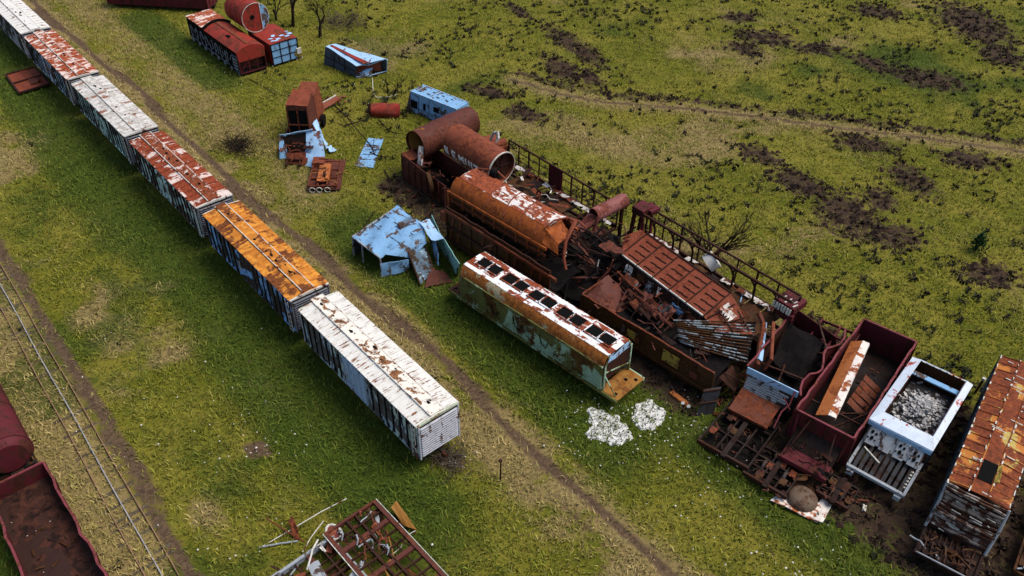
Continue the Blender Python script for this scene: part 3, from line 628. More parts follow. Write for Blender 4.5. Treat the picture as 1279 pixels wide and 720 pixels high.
# ------------------------------------------------------------------ green covered hopper with open hatches
def hopper():
    t=thing('covered_hopper','stained green covered hopper with row of open black roof hatches','hopper',(-35.4,34.25,0),4.9); FOOT.append((-35.4,34.25,9,1.6,4.9))
    L=7.55
    s0=[(-1.62,1.25),(-1.66,2.4),(-1.66,3.55)]; sh=[(-1.62,3.62),(-1.55,3.9),(-1.40,4.18),(-1.18,4.40)]
    for s in (-1,1):
        w=MB(); jit=lambda: rnd.uniform(-.02,.02); g=[]
        for i in range(25):
            x=-L+2*L*i/24; g.append([(x,s*(-y)*-1 if False else s*abs(y)+jit(),z) for y,z in s0])
        w.sheet(g,.05)
        for i in range(11):
            x=-L+.2+i*(2*L-.4)/10; w.bar((x,s*1.72,1.25),(x,s*1.72,3.5),.07,.06,(1,0,0))
        for z in (1.5,1.8,2.1,2.4,2.7,3.0,3.3): w.bar((-L,s*1.70,z),(L,s*1.70,z),.05,.05)
        wo=part('side_wall',w,M_['hopperside'],t)
        q=MB(); q.bar((-L,s*1.72,3.6),(L,s*1.72,3.6),.12,.12); part('side_ledge',q,M_['hopperside'],wo)
        h=MB(); g=[]
        for i in range(25): g.append([(-L+2*L*i/24,s*abs(y),z+rnd.uniform(-.012,.012)) for y,z in sh])
        h.sheet(g,.05)
        for i in range(11): 
            x=-L+.2+i*(2*L-.4)/10
            for a,b in zip(sh[:-1],sh[1:]): h.bar((x,s*(abs(a[0])+.04),a[1]+.03),(x,s*(abs(b[0])+.04),b[1]+.03),.06,.05)
        part('roof_shoulder',h,M_['hoppershoulder'],t)
        k=MB(); k.box(-9.05,9.05,s*1.62-.10,s*1.62+.10,.95,1.22); part('side_sill',k,M_['hopperside'],t)
        e=MB(); e.plate([(s*L,-1.64,2.0),(s*L,1.64,2.0),(s*L,1.64,3.55),(s*L,1.18,4.40),(s*L,-1.18,4.40),(s*L,-1.64,3.55)],.06)
        e.hexa([(s*L,-1.6,2.0),(s*L,1.6,2.0),(s*(L-1.4),1.6,1.1),(s*(L-1.4),-1.6,1.1),(s*(L+.05),-1.6,2.05),(s*(L+.05),1.6,2.05),(s*(L-1.35),1.6,1.15),(s*(L-1.35),-1.6,1.15)])
        q2=MB(); q2.quadsheet((s*(L+.07),-1.30,3.75),(s*(L+.07),1.30,3.75),(s*(L+.05),1.05,4.38),(s*(L+.05),-1.05,4.38),.04,6,3,.03); eo=multi('end_wall',[(e,M_['rustdark']),(q2,M_['bluepale' if s>0 else 'rustbrown'])],t)
        p=MB()
        for y in (-1.5,1.5): p.bar((s*(L+.1),y,1.2),(s*(L+.06),y,3.6),.14,.14,(1,0,0)); p.bar((s*(L+.1),y,3.6),(s*(L+.06),y*.76,4.4),.10,.10,(1,0,0))
        p.bar((s*(L+.08),-1.4,2.9),(s*(L+.08),1.4,2.0),.08); p.bar((s*8.8,-1.4,1.2),(s*(L+.1),-1.45,2.6),.07)
        part('end_post',p,M_['hopperside'],eo)
        d=MB(); d.quadsheet((s*7.35,-1.6,1.24),(s*9.1,-1.6,1.22),(s*9.1,1.55,1.22),(s*7.35,1.6,1.24),.06,6,5,.015); do=part('end_platform',d,M_['ochre' if s>0 else 'rustdark'],t)
        b=MB()
        for (x,y) in ((8.6,-1.2),(8.75,1.0),(8.2,.5)): b.box(s*x-.12,s*x+.12,y-.1,y+.1,1.27,1.32)
        part('cut_out',b,M_['blackhole'],do)
    r=MB(); jit_roof(r,-L-.02,L+.04,[(-1.2,4.40),(-.75,4.47),(.75,4.47),(1.2,4.40)],30,.06,.012); rb=r
    for i in range(16): rb.bar((-L+.1+i,-1.18,4.46),(-L+.1+i,-.6,4.52),.05,.04); rb.bar((-L+.1+i,.6,4.52),(-L+.1+i,1.18,4.46),.05,.04)
    ro=part('roof',r,M_['hopperwhite'],t)
    for i in range(5):
        for j in range(2):
            x=-6.35+i*2.9+j*1.24; fr=MB()
            for s in (-1,1): fr.box(x-.64,x+.64,s*.54-.05,s*.54+.05,4.46,4.60); fr.box(x+s*.60-.04,x+s*.60+.04,-.54,.54,4.46,4.60)
            fo=part('hatch_frame',fr,M_['hopperwhite'],ro); o=MB(); o.box(x-.56,x+.56,-.49,.49,4.50,4.535); part('hatch_opening',o,M_['blackhole'],fo)
    for k in range(3):
        f=MB(); x=-4.6+k*4.6
        f.hexa([(x-.5,-.6,.45),(x+.5,-.6,.45),(x+.5,.6,.45),(x-.5,.6,.45),(x-2.2,-1.6,1.25),(x+2.2,-1.6,1.25),(x+2.2,1.6,1.25),(x-2.2,1.6,1.25)]); part('discharge_chute',f,M_['rustbrown'],t)
    add_bogie(t,-7.2,.0); add_bogie(t,6.4,.0)
    for x,y in ((-3.5,-1.78),(-1,-1.78),(1.8,-1.78)): sp=MB(); sp.tube([(x-.4,y,2.9),(x-.2,y,2.2),(x+.3,y,1.9),(x+.5,y,2.5)],.04,5); part('torn_grab_rail',sp,M_['black'],t)
hopper()
def powder(label,pts,h,n):
    """a low heap of spilled white powder with a cracked, lumpy outline"""
    c=sum((P(*p) for p in pts),V(0,0,0))/len(pts); m=MB()
    poly=[P(*p)-c for p in pts]; K=len(poly)
    m.add([p+V(0,0,-.03) for p in poly]+[p*.92+V(0,0,.10) for p in poly]+[p*.5+V(0,0,h*.55) for p in poly]+[V(0,0,h*.7)],
          [(q*K+j,q*K+(j+1)%K,(q+1)*K+(j+1)%K,(q+1)*K+j) for q in (0,1) for j in range(K)]+[(2*K+j,2*K+(j+1)%K,3*K) for j in range(K)])
    def inside(x,y):
        k=False
        for a,b in zip(poly,poly[1:]+poly[:1]):
            if (a.y>y)!=(b.y>y) and x<(b.x-a.x)*(y-a.y)/(b.y-a.y)+a.x: k=not k
        return k
    xs=[p.x for p in poly]; ys=[p.y for p in poly]; made=0
    while made<n:
        x=rnd.uniform(min(xs)-.4,max(xs)+.4); y=rnd.uniform(min(ys)-.4,max(ys)+.4)
        i=inside(x,y)
        if not i: continue
        r=rnd.uniform(.08,.34) if i else rnd.uniform(.05,.12); k=8; hh=h*(1-.5*math.hypot(x/max(xs),y/max(ys)))*rnd.uniform(.75,1.05) if i else .1
        hh=max(hh,.06); a0=rnd.uniform(0,6)
        rr=[r*rnd.uniform(.75,1.2) for _ in range(k)]; ring=lambda q,z:[(x+rr[j]*q*math.cos(a0+j*6.283/k),y+rr[j]*q*math.sin(a0+j*6.283/k),z) for j in range(k)]
        vs=ring(1.1,-.05)+ring(1,.6*hh)+ring(.55,hh); fs=[tuple(range(2*k,3*k))]
        for q in (0,1): fs+=[(q*k+j,q*k+(j+1)%k,(q+1)*k+(j+1)%k,(q+1)*k+j) for j in range(k)]
        m.add(vs,fs); made+=1
    solo('powder_heap',m,M_['powder'],label,'powder heap',c,group='white heaps spilled by the hopper'); 
powder('larger cracked heap of white powder spilled on the grass',[(733,512),(752,514),(768,522),(782,532),(788,548),(775,558),(755,552),(738,548),(730,542),(742,532)],.07,110)
powder('smaller rounded heap of white powder beside the ochre end platform',[(800,503),(812,501),(824,508),(831,520),(826,531),(812,537),(800,538),(793,528),(792,514)],.07,70)
# ------------------------------------------------------------------ right hand row: cars standing side by side
def lattice(m,x0,x1,y0,y1,z,nx,ny,w=.14,h=.28,sk=.0):
    for j in range(ny+1):
        y=y0+(y1-y0)*j/ny; m.bar((x0,y,z+rnd.uniform(-sk,sk)),(x1,y,z+rnd.uniform(-sk,sk)),w,h)
    for i in range(nx+1):
        x=x0+(x1-x0)*i/nx; m.bar((x,y0,z-.03+rnd.uniform(-sk,sk)),(x,y1,z-.03+rnd.uniform(-sk,sk)),w*.9,h*.9)
def junk(t,n,box,mats_,name='scrap_piece',l=(.3,1.1)):
    x0,x1,y0,y1,z0,z1=box; by={}
    for _ in range(n):
        k=rnd.choice(mats_); m=by.setdefault(k,MB()); p=V(rnd.uniform(x0,x1),rnd.uniform(y0,y1),rnd.uniform(z0,z1)); a=rnd.uniform(0,6.28); L=rnd.uniform(*l)
        q=p+V(L*math.cos(a),L*math.sin(a),rnd.uniform(-.25,.35)*L); m=MB(); c=rnd.random()
        if c<.35: m.tube([p,p.lerp(q,.4)+V(0,0,rnd.uniform(-.1,.25)*L),p.lerp(q,.75)+V(rnd.uniform(-.15,.15),rnd.uniform(-.15,.15),0)*L,q],rnd.uniform(.025,.06),5)
        elif c<.6: w=V(-math.sin(a),math.cos(a),rnd.uniform(-.3,.3))*rnd.uniform(.15,.5)*min(L,1.2); m.quadsheet(p,q,q+w,p+w*rnd.uniform(.4,1),.035,4,3,.06)
        else: m.bar(p,p.lerp(q,.55)+V(0,0,rnd.uniform(-.04,.12)),.09,.07); m.bar(p.lerp(q,.55)+V(0,0,rnd.uniform(-.04,.12)),q,.09,.07)
        part(name,m,M_[k],t)

junk(junk_later,22,(-5,5,-1.3,1.3,1.0,1.12),['rustbrown','rustdark','blackrust'],'loose_scrap',(.2,.8))
mg=gondola_open('long maroon gondola with an orange and white beam lying inside',(-15.5,47.0,0),-80,6.1,2.0,3.4,.9,'maroon','maroonlight','floorrust_shade',dent=.05)
def gon_front(t,hl,hw,z,mat,name='end_platform'):
    k=MB(); k.quadsheet((hl+.05,-hw*.8,2.1),(hl+1.3,-hw*.8,1.25),(hl+1.3,hw*.8,1.25),(hl+.05,hw*.8,2.1),.06,6,6,.03); part('end_slope',k,M_['blackrust'],t); d=MB(); d.quadsheet((hl+1.3,-hw*.8,1.22),(hl+2.4,-hw*.8,1.15),(hl+2.4,hw*.8,1.15),(hl+1.3,hw*.8,1.22),.06,4,6,.02)
    d.box(hl+2.35,hl+2.5,-hw*.85,hw*.85,.85,1.2); o=part(name,d,M_[mat],t)
    junk(t,18,(hl+.3,hl+2.3,-hw*.8,hw*.6,1.3,1.9),['rustdark','blackrust','maroon','black'])
    for s in (-1,1):
        b=MB(); b.bar((hl+.1,s*hw*.45,3.2),(hl+2.2,s*hw*.7,1.25),.08); part('end_brace',b,M_['rustdark'],t); b=MB(); b.bar((hl+.1,s*hw*.9,3.2),(hl+.5,s*hw*.8,1.2),.14); part('end_post',b,M_['maroon'],t)
gon_front(mg,6.1,2.0,1.2,'maroon')
junk(mg,30,(-4,5,-1.6,1.6,1.0,1.8),['blackrust','rustdark','rustbrown'])
for k in range(5):
    m=MB(); x=-1.6+k*.75; m.quadsheet((x,.2,2.3),(x+.55,.2,2.2),(x+.5,1.5,1.5),(x,1.5,1.6),.05,3,4,.04); part('broken_rib_plate',m,M_['rust'],mg)
for a,b in (((4.5,-1.9,1.6),(1.5,1.9,1.9)),((5.5,-.5,1.4),(2.5,1.8,2.6)),((3.5,-1.8,2.4),(3.6,1.9,2.4))): m=MB(); m.bar(a,b,.10); part('cross_brace',m,M_['rustdark'],mg)
def loose_beam():
    a=V(-17.3,50.5,3.3);b=V(-14.75,41.9,3.35); t=thing('scrap_beam','long orange and white flaked beam lying inside the maroon gondola','beam',a,0)
    d=b-a; n=V(d.y,-d.x,0).normalized(); n=-n if n.x>0 else n   # towards -x
    m=MB(); m.quadsheet(n*.75+V(0,0,-.45),d+n*.75+V(0,0,-.45),d+V(0,0,.0),V(0,0,0),.06,14,3,.012); part('web',m,M_['beamorange'],t)
    m=MB(); m.quadsheet(V(0,0,.01),d+V(0,0,.01),d-n*.5+V(0,0,.02),-n*.5+V(0,0,.02),.06,18,3,.02); m.quadsheet(-n*.5+V(0,0,.02),d-n*.5,d-n*.52+V(0,0,-.35),-n*.52+V(0,0,-.35),.05,14,2,.02); part('flange',m,M_['beam'],t)
loose_beam()

def grey_hopper():
    t=thing('open_hopper','grey open hopper with wide pale blue rim, filled with rubble','hopper',(-11.2,47.95,0),-81.5); FOOT.append((-11.2,47.95,4.2,2,-81.5))
    hl,hw,z=4.0,2.13,3.6
    o=[(hl,-hw),(hl,hw),(-hl,hw),(-hl,-hw)]; i_=[(hl-.95,-hw+.55),(hl-.95,hw-.42),(-hl+.25,hw-.42),(-hl+.25,-hw+.62)]
    rm=MB()
    for k in range(4):
        a,b=o[k],o[(k+1)%4];c,d=i_[(k+1)%4],i_[k]
        rm.quadsheet((a[0],a[1],z-.16),(b[0],b[1],z-.16),(c[0],c[1],z+.14),(d[0],d[1],z+.14),.07,10,2,.012)
    ro=part('rim',rm,M_['rimwhite'],t)
    e=MB(); e.box(hl-.02,hl+.06,-hw,hw,z-.55,z-.2); part('rim_fascia',e,M_['bluepale'],ro)
    for s in (-1,1):
        w=MB(); w.quadsheet((-hl,s*(hw-.12),1.2),(hl,s*(hw-.12),1.2),(hl,s*(hw-.1),z-.16),(-hl,s*(hw-.1),z-.16),.06,10,3,.02)
        for k in range(7): x=-hl+.2+k*(2*hl-.4)/6; w.bar((x,s*(hw-.02),1.2),(x,s*(hw-.02),z-.2),.1,.12,(1,0,0))
        part('side_wall',w,M_['darkgrey'],t)
        w=MB(); w.quadsheet((-hl+.3,s*(hw-.5),1.3),(hl-.9,s*(hw-.5),1.3),(hl-.9,s*(hw-.48),z+.05),(-hl+.3,s*(hw-.48),z+.05),.04,8,3,.02); part('inner_wall',w,M_['rustdark'],t)
    w=MB(); w.box(-hl,-hl+.08,-hw+.1,hw-.1,1.2,z-.05); 
    part('end_wall',w,M_['rustbrown'],t)
    w=MB(); w.bar((-hl+1.3,-hw+.4,z-.35),(-hl+1.3,hw-.4,z-.35),.45,.1); part('cross_tie',w,M_['blue'],t)
    w=MB()
    for k in range(7): y=-1.4+k*.46; w.bar((-hl+.35,y,z+.16),(-hl+.35,y+.3,z+.16),.07,.04)
    absorb(ro,w,M_['whitedash'])
    f=MB(); g=[]
    for i in range(15):
        row=[]
        for j in range(9):
            x=-hl+.3+i*(2*hl-1.3)/14; y=-hw+.6+j*(2*hw-1.1)/8; h=1.7+1.35*math.exp(-((x+.2)/2.0)**2-((y-.2)/1.7)**2); row.append((x,y,h))
        g.append(row)
    f.sheet(g,.1); lo=part('load_bed',f,M_['darkgrey'],t)
    r=MB()
    for _ in range(560):
        x=rnd.gauss(0,1.25);y=rnd.gauss(.2,.9)
        if abs(y)>hw-.6 or x<-hl+.5 or x>hl-1.05: continue
        h=1.7+1.35*math.exp(-((x+.2)/2.0)**2-((y-.2)/1.7)**2); p=V(x,y,h+rnd.uniform(.02,.12)); q=p+V(rnd.uniform(-.28,.28),rnd.uniform(-.28,.28),rnd.uniform(-.1,.14)); r.bar(p,q,rnd.uniform(.06,.2),rnd.uniform(.05,.14))
    o2=part('rubble',r,M_['rubble'],t); o2['kind']='stuff'
    # near end: gusset plates, slatted slope, sill
    gs=MB(); gs.quadsheet((hl+.05,-1.85,2.95),(hl+.05,1.85,2.95),(hl+.75,1.85,2.2),(hl+.75,-1.85,2.2),.06,10,3,.02); go=part('gusset_sheet',gs,M_['greysteel'],t)
    for k in range(4):
        y=-1.45+k*.95; b=MB(); b.plate([(hl+.08,y-.34,3.05),(hl+.08,y+.34,3.05),(hl+.95,y+.38,2.22),(hl+.95,y-.30,2.22)],.05); part('gusset_plate',b,M_['greysteel'],go)
        if k in (0,2,3):
            h=MB()
            for (u,v,rr) in ((.3,-.12,.11),(.35,.15,.09),(.65,.0,.13),(.7,.24,.06),(.68,-.24,.06)):
                h.plate([(hl+.08+.87*(u+rr*math.sin(j)),y+v+rr*math.cos(j)*.9,3.12-.83*(u+rr*math.sin(j))) for j in [q*6.283/8 for q in range(8)]],.012)
            part('cut_hole',h,M_['blackhole'],go)
    sl=MB()
    for k in range(9):
        y=-1.55+k*.39; sl.bar((hl+.8,y,2.0),(hl+2.5,y,1.25),.24,.10)
    sls=part('slope_slats',sl,M_['darkgrey'],t)
    q=MB()
    for k in range(6): q.box(hl+1.0+k*.22,hl+1.12+k*.22,1.62,1.76,1.85-k*.1,1.95-k*.1)
    q.bar((hl+1.1,-1.6,1.95),(hl+1.6,-.3,1.74),.09); absorb(sls,q,M_['whitedash'])
    fr=MB(); fr.bar((hl+2.65,-1.95,1.2),(hl+2.65,1.95,1.2),.22,.22)
    for s in (-1,1): fr.bar((hl,s*1.9,2.0),(hl+2.7,s*1.9,1.2),.18,.22); fr.box(hl+2.5,hl+2.95,s*1.6-.22,s*1.6+.22,.75,1.1)
    part('end_sill',fr,M_['greysteel'],t)
    u=MB(); u.box(-hl-2.5,hl+2.6,-.35,.35,.75,1.15)
    for s in (-1,1): u.box(-hl-.3,hl+.3,s*1.7-.1,s*1.7+.1,.9,1.2)
    part('underframe',u,M_['under'],t); add_bogie(t,-4.2); add_bogie(t,4.8)
grey_hopper()

def dark_hopper():
    t=thing('open_hopper','dark open hopper with light blue front plank and broken black inside','hopper',(-20.0,46.0,0),-79.5); FOOT.append((-20,46,4.3,2,-79.5))
    hl,hw,z=4.2,1.95,3.4
    for s in (-1,1):
        w=MB(); n=12; g=[]
        for i in range(n+1):
            x=-hl+2*hl*i/n; d=(.30*math.sin(i*1.1) if s>0 else .05*math.sin(i*2)); g.append([(x,s*hw,1.1),(x,s*hw+d*.5,2.3),(x,s*hw+d,z-(.4*abs(math.sin(i*.7)) if s>0 else 0))])
        w.sheet(g,.06); wo=part('side_wall',w,M_['maroon' if s>0 else 'rustdark'],t)
        r=MB()
        for a,b in zip(g[:-1],g[1:]): r.bar(V(*a[2])+V(0,s*.03,.03),V(*b[2])+V(0,s*.03,.03),.13,.1)
        part('rim',r,M_['maroonlight'],wo)
    f=MB(); f.quadsheet((-hl,-hw,1.0),(hl,-hw,1.0),(hl,hw,1.0),(-hl,hw,1.0),.08,8,5,.05); part('floor',f,M_['black'],t)
    c=MB(); c.quadsheet((-2.6,-1.85,3.2),(1.2,-1.2,2.0),(1.4,1.3,1.7),(-2.2,1.2,3.0),.05,10,8,.22); part('torn_curved_sheet',c,M_['black'],t)
    for p,q in (((2,-1.9,2.2),(1.6,1.9,2.3)),((.9,-.3,2.1),(3.6,.2,1.5)),((-3.8,0,3.5),(-1.8,1.8,2.6))): b=MB(); b.bar(p,q,.13,.1); part('cross_brace',b,M_['rustdark'],t)
    p=MB(); p.quadsheet((hl+.02,-hw,2.78),(hl+.02,hw,2.78),(hl+.02,hw,3.36),(hl+.02,-hw,3.36),.07,10,2,.012); part('front_plank',p,M_['bluepale'],t)
    s_=MB()
    for k in range(7): s_.bar((hl+.08+.07*k,-1.75,2.66-.16*k),(hl+.08+.07*k,1.0+rnd.uniform(-.4,.5),2.66-.16*k),.10,.12)
    part('front_slats',s_,M_['greysteel'],t)
    d=MB(); d.quadsheet((hl+.55,-1.8,1.75),(hl+2.6,-1.75,1.3),(hl+2.6,1.2,1.3),(hl+.55,1.2,1.75),.06,8,8,.03); d.bar((hl+2.62,-1.8,1.28),(hl+2.62,1.25,1.28),.12,.2); part('end_slope_sheet',d,M_['rust'],t)
    h=MB(); h.tube([(hl+.1,1.7,3.3),(hl+.6,1.75,2.4),(hl+1.2,1.5,2.0),(hl+2.4,1.6,1.4)],.06,6); h.tube([(hl+.4,1.2,2.6),(hl+.8,1.9,2.2),(hl+.6,1.8,1.6)],.05,6); part('bent_pipe',h,M_['maroonlight'],t)
    e=MB(); e.plate([(-hl,-hw,1),(-hl,hw,1),(-hl+.2,hw*.8,2.6),(-hl,-hw,z)],.06); part('end_wall',e,M_['maroon'],t)
    add_bogie(t,-3.5,.0); u=MB(); u.box(-hl-1,hl+2.5,-.3,.3,.6,1.0); part('underframe',u,M_['under'],t)
dark_hopper()

def broken_frame(label,c,rz,sx,sy,z,mat,nx,ny,n=8):
    t=thing('broken_frame',label,'steel frame',c,rz); m=MB(); lattice(m,-sx,sx,-sy,sy,z,nx,ny,.13,.22,.12); part('frame',m,M_[mat],t)
    l=MB()
    for _ in range(4): x=rnd.uniform(-sx,sx);y=rnd.uniform(-sy,sy); l.bar((x,y,0),(x+.2,y,z),.14)
    part('support',l,M_['rustdark'],t)
    if n: junk(t,n,(-sx,sx*.8,-sy,sy*.8,z*.5,z+.25),[mat,'rustdark','whitedash' if n>9 else 'rust'])
    return t
broken_frame('broken red steel frame standing behind the dark and maroon wagons',(-19.4,50.2,0),-78,1.9,1.5,2.0,'maroon',3,2,14)
for s,(lab,c,rz,sx,sy,z) in enumerate((('rusty wagon underframe lying on the grass before the dark hopper',(-18.75,38.2,0),-80,2.6,1.85,.85),
    ('rusty wagon underframe lying on the grass before the maroon gondola',(-15.2,37.4,0),-81,1.5,1.5,.6),
    ('low tangle of rusty bogie frames before the grey rubble hopper',(-11.5,39.3,0),-82,1.0,1.0,.55))):
    t=thing('wagon_underframe',lab,'underframe',c,rz,'loose underframes in front of the row'); FOOT.append((c[0],c[1],sx,sy,rz))
    m=MB(); 
    for y in (-sy,-sy*.3,sy*.45,sy): m.bar((-sx,y,z),(sx,y+rnd.uniform(-.1,.1),z),.12,.26)
    for x in (-sx,-sx*.35,sx*.3,sx): m.bar((x,-sy,z-.03),(x+rnd.uniform(-.2,.2),sy,z-.03),.13,.22)
    m.bar((-sx,-.1,z+.05),(sx+.3,.1,z+.05),.34,.3); part('frame',m,M_['blackrust'],t)
    f=MB(); f.quadsheet((-sx,-sy,.2),(sx*.9,-sy,.2),(sx*.9,sy,.2),(-sx,sy,.2),.05,5,5,.08); part('black_pan',f,M_['black'],t)  # uneven black sheet lying low beneath the frame
    for k in range(7):
        m=MB(); x=rnd.uniform(-sx,sx*.7);y=rnd.uniform(-sy,sy*.8); m.quadsheet((x,y,z+.1),(x+.6,y,z+.14),(x+.6,y+.45,z+.1),(x,y+.45,z+.12),.04,3,3,.06); part('deck_remnant',m,M_[rnd.choice(['rustbrown','rustdark','rust'])],t)
    junk(t,34,(-sx,sx,-sy,sy,.3,z+.1),['rustdark','blackrust','rustbrown','black','tankdark'])
    m=MB(); m.bar((sx+.05,-sy-.1,z),(sx+.05,sy+.1,z),.16,.34); part('end_beam',m,M_['rustdark'],t)
    if s<2:
        for y in (-.75,.75): w=part('wheel',WHL,None,t); w.location=(0,y,.46)
def dome_lid():
    t=thing('dome_lid','round brown dome lid lying on a torn orange white plate','tank lid',(-12.75,37.1,0),0); FOOT.append((-12.7,37,1.6,1.6,0))
    m=MB(); ns=22; pr=[(1.02,.12),(1.0,.3),(.86,.5),(.6,.64),(.3,.70),(.03,.72)]; vs=[];fs=[]
    for r,z in pr: vs+=[(r*math.cos(j*6.283/ns),r*math.sin(j*6.283/ns),z+.1) for j in range(ns)]
    for i in range(len(pr)-1): fs+=[(i*ns+j,i*ns+(j+1)%ns,(i+1)*ns+(j+1)%ns,(i+1)*ns+j) for j in range(ns)]
    fs+=[tuple(range(ns))[::-1],tuple((len(pr)-1)*ns+j for j in range(ns))]; m.add(vs,fs); part('dome',m,M_['copper'],t)
    p=MB(); p.quadsheet((-1.3,-1.7,.3),(1.7,-.7,.12),(1.4,.9,.15),(-1.2,-.3,.2),.06,6,6,.05); p.quadsheet((1.1,-.9,.14),(1.95,-.6,.3),(1.5,1.3,.2),(.8,1.1,.1),.06,4,6,.06); part('torn_plate',p,M_['beam'],t)
dome_lid()

def rusty_boxcar():
    t=thing('rusted_boxcar','boxcar with patchwork rusty orange roof, a square hole and warped slatted end','boxcar',(-6.3,49.1,0),-77.7); FOOT.append((-6.3,49.1,7.4,1.8,-77.7))
    L=7.05;W=1.72;Z0=1.2;Z1=4.35
    rf=MB(); jit_roof(rf,-L,L,[(-W-.05,Z1),(-W*.5,Z1+.1),(-.5,Z1+.16),(.5,Z1+.16),(W*.5,Z1+.1),(W+.05,Z1)],34,.06,.03); ro=part('roof',rf,M_['rbroof'],t)
    rb=MB()
    for i in range(18): x=-L+.1+i*(2*L-.2)/17; rb.bar((x,-W,Z1+.05),(x,-.5,Z1+.22),.05,.05); rb.bar((x,.5,Z1+.22),(x,W,Z1+.05),.05,.05)
    for y in (-.5,.5): rb.bar((-L,y,Z1+.23),(L,y,Z1+.23),.07,.06)
    part('roof_ribs',rb,M_['rbroof'],ro)
    d=MB()
    for y in (-W-.02,-.56,.56,W+.02):
        x=-L
        while x<L: l=rnd.uniform(.1,.5); d.bar((x,y+rnd.uniform(-.05,.05),Z1+(.24 if abs(y)<1 else .05)),(x+l,y,Z1+(.24 if abs(y)<1 else .05)),rnd.uniform(.04,.10),.05); x+=l+rnd.uniform(.25,1.1)
    for _ in range(14): x=rnd.uniform(-L,L);y=rnd.uniform(-W,W*.4); d.bar((x,y,Z1+.2),(x+.05,y+rnd.uniform(.2,.9),Z1+.2),.06,.04)
    absorb(ro,d,M_['whitedash'])
    h=MB(); h.box(L-3.0,L-1.15,-.42,.42,Z1+.20,Z1+.235); part('roof_hole',h,M_['blackhole'],ro)
    h=MB(); h.quadsheet((L-2.9,.44,Z1+.25),(L-1.3,.5,Z1+.25),(L-1.4,.75,Z1+.45),(L-2.9,.65,Z1+.35),.04,5,3,.05); part('peeled_edge',h,M_['yellowpatch'],ro)
    for s in (-1,1):
        w=MB(); g=[]
        for i in range(19):
            x=-L+2*L*i/18; b=.10*math.sin(i*.9) + (.0 if s>0 else .12*math.sin(i*.33)); g.append([(x,s*(W+.1),Z0),(x,s*(W+b),(Z0+Z1)/2),(x,s*W,Z1-.02)])
        w.sheet(g,.06)
        for i in range(0,19,1): x=-L+2*L*i/18; w.bar((x,s*(W+.12),Z0),(x,s*(W+.1),Z1-.1),.06,.08,(1,0,0))
        part('side_wall',w,M_['bluedark'],t)
    e=MB(); k=13
    for i in range(k):
        f0=i/k; z=Z1-.1-f0*(Z1-Z0-.2); x=L+.05+1.15*f0+.08*math.sin(i); sag=.16*math.sin(i*1.7); n=8
        pts=[(x+.12*math.sin(3.1*j/n),-W+2*W*j/n,z+sag*math.sin(math.pi*j/n)+.04*math.sin(j*2+i)) for j in range(n+1)]
        for a,b in zip(pts[:-1],pts[1:]): e.bar(a,b,.09,.16)
    eo=part('warped_end',e,M_['endbrown'],t)
    b=MB(); b.quadsheet((L-.02,-W,Z1-.05),(L+1.1,-W,Z0),(L+1.1,W,Z0),(L-.02,W,Z1-.05),.05,6,6,.04); part('end_backing',b,M_['rustdark'],eo)
    g=MB()
    for y in (-W-.05,W+.05): g.tube([(L,y,Z1),(L+.5,y+.06,3.0),(L+1.25,y,Z0)],.09,6)
    part('corner_post',g,M_['greysteel'],t)
    w=MB()
    for i in range(26):
        z=rnd.uniform(Z0+.2,Z1-.3); f=(Z1-z)/(Z1-Z0); y=rnd.uniform(-W,W-.5); w.bar((L+.16+1.15*f,y,z+.05),(L+.16+1.15*f,y+rnd.uniform(.1,.6),z),.05,.05)
    absorb(eo,w,M_['whitedash'])  # short white bars paint highlights onto the end ribs
    p=MB(); p.box(L+1.2,L+3.5,-1.62,1.62,.95,1.05); p.bar((L+3.5,-1.8,1.0),(L+3.5,1.8,1.0),.22,.3)
    for y in (-1.7,1.7): p.bar((L,y,1.05),(L+3.5,y,1.05),.16,.26)
    po=part('end_platform',p,M_['blackrust'],t); junk(t,30,(L+1.4,L+3.3,-1.5,1.2,1.1,1.6),['rustdark','blackrust','rustbrown','black','greysteel'],'brake_gear'); c=MB()
    for q in range(9):
        y=-1.4+q*.33; c.bar((L+1.3,y,1.12),(L+3.3,y+rnd.uniform(-.2,.2),1.15),.08,.14)
    c.bar((L+2.2,-1.5,1.1),(L+2.2,1.5,1.1),.3,.2); part('brake_beam',c,M_['rustdark'],po)
    r=MB(); r.tube([(L+3.55,-1.7,1.22),(L+3.6,0,1.3),(L+3.55,1.7,1.22)],.05,6); part('handrail',r,M_['greysteel'],po)
    u=MB(); u.box(-L,L+1.2,-.4,.4,.6,1.1); part('underframe',u,M_['under'],t); add_bogie(t,-5); add_bogie(t,6)
rusty_boxcar()
def corner_car():
    t=thing('wrecked_flatcar','stripped brown wagon with cream scraps beside the patchwork roofed boxcar','flatcar',(-.75,47.6,0),-78); FOOT.append((-.75,47.6,6,1.8,-78))
    m=MB(); lattice(m,-6,5.6,-1.6,1.6,1.05,8,4,.14,.3,.02); part('frame',m,M_['rustbrown'],t)
    d=MB()
    for k in range(9): x=-6+k*1.25; d.quadsheet((x,-1.5,1.22),(x+1.1,-1.5,1.25),(x+1.1,1.5,1.22),(x,1.5,1.25),.05,4,5,.03)
    part('deck_plate',d,M_['rustbrown'],t)
    e=MB(); e.shellcyl((3.6,-1.2,1.6),(3.6,1.2,1.7),.65,.06,16,5,.3,3.3,.05); part('cream_hood',e,M_['trimW'],t)
    junk(t,26,(-3,5.4,-1.5,1.3,1.25,1.7),['rust','rustdark','trimW','greysteel','ochre'])
    add_bogie(t,-4); add_bogie(t,3.6)
corner_car()
t=thing('rail_post','thin dark post with pale tip standing behind the grey hopper','post',P(1217,492),0); m=MB(); m.bar((0,0,0),(.1,.05,1.5),.16); part('post_shaft',m,M_['rustdark'],t); m=MB(); m.box(-.02,.22,-.08,.16,1.5,1.72); part('post_cap',m,M_['whitedash'],t)
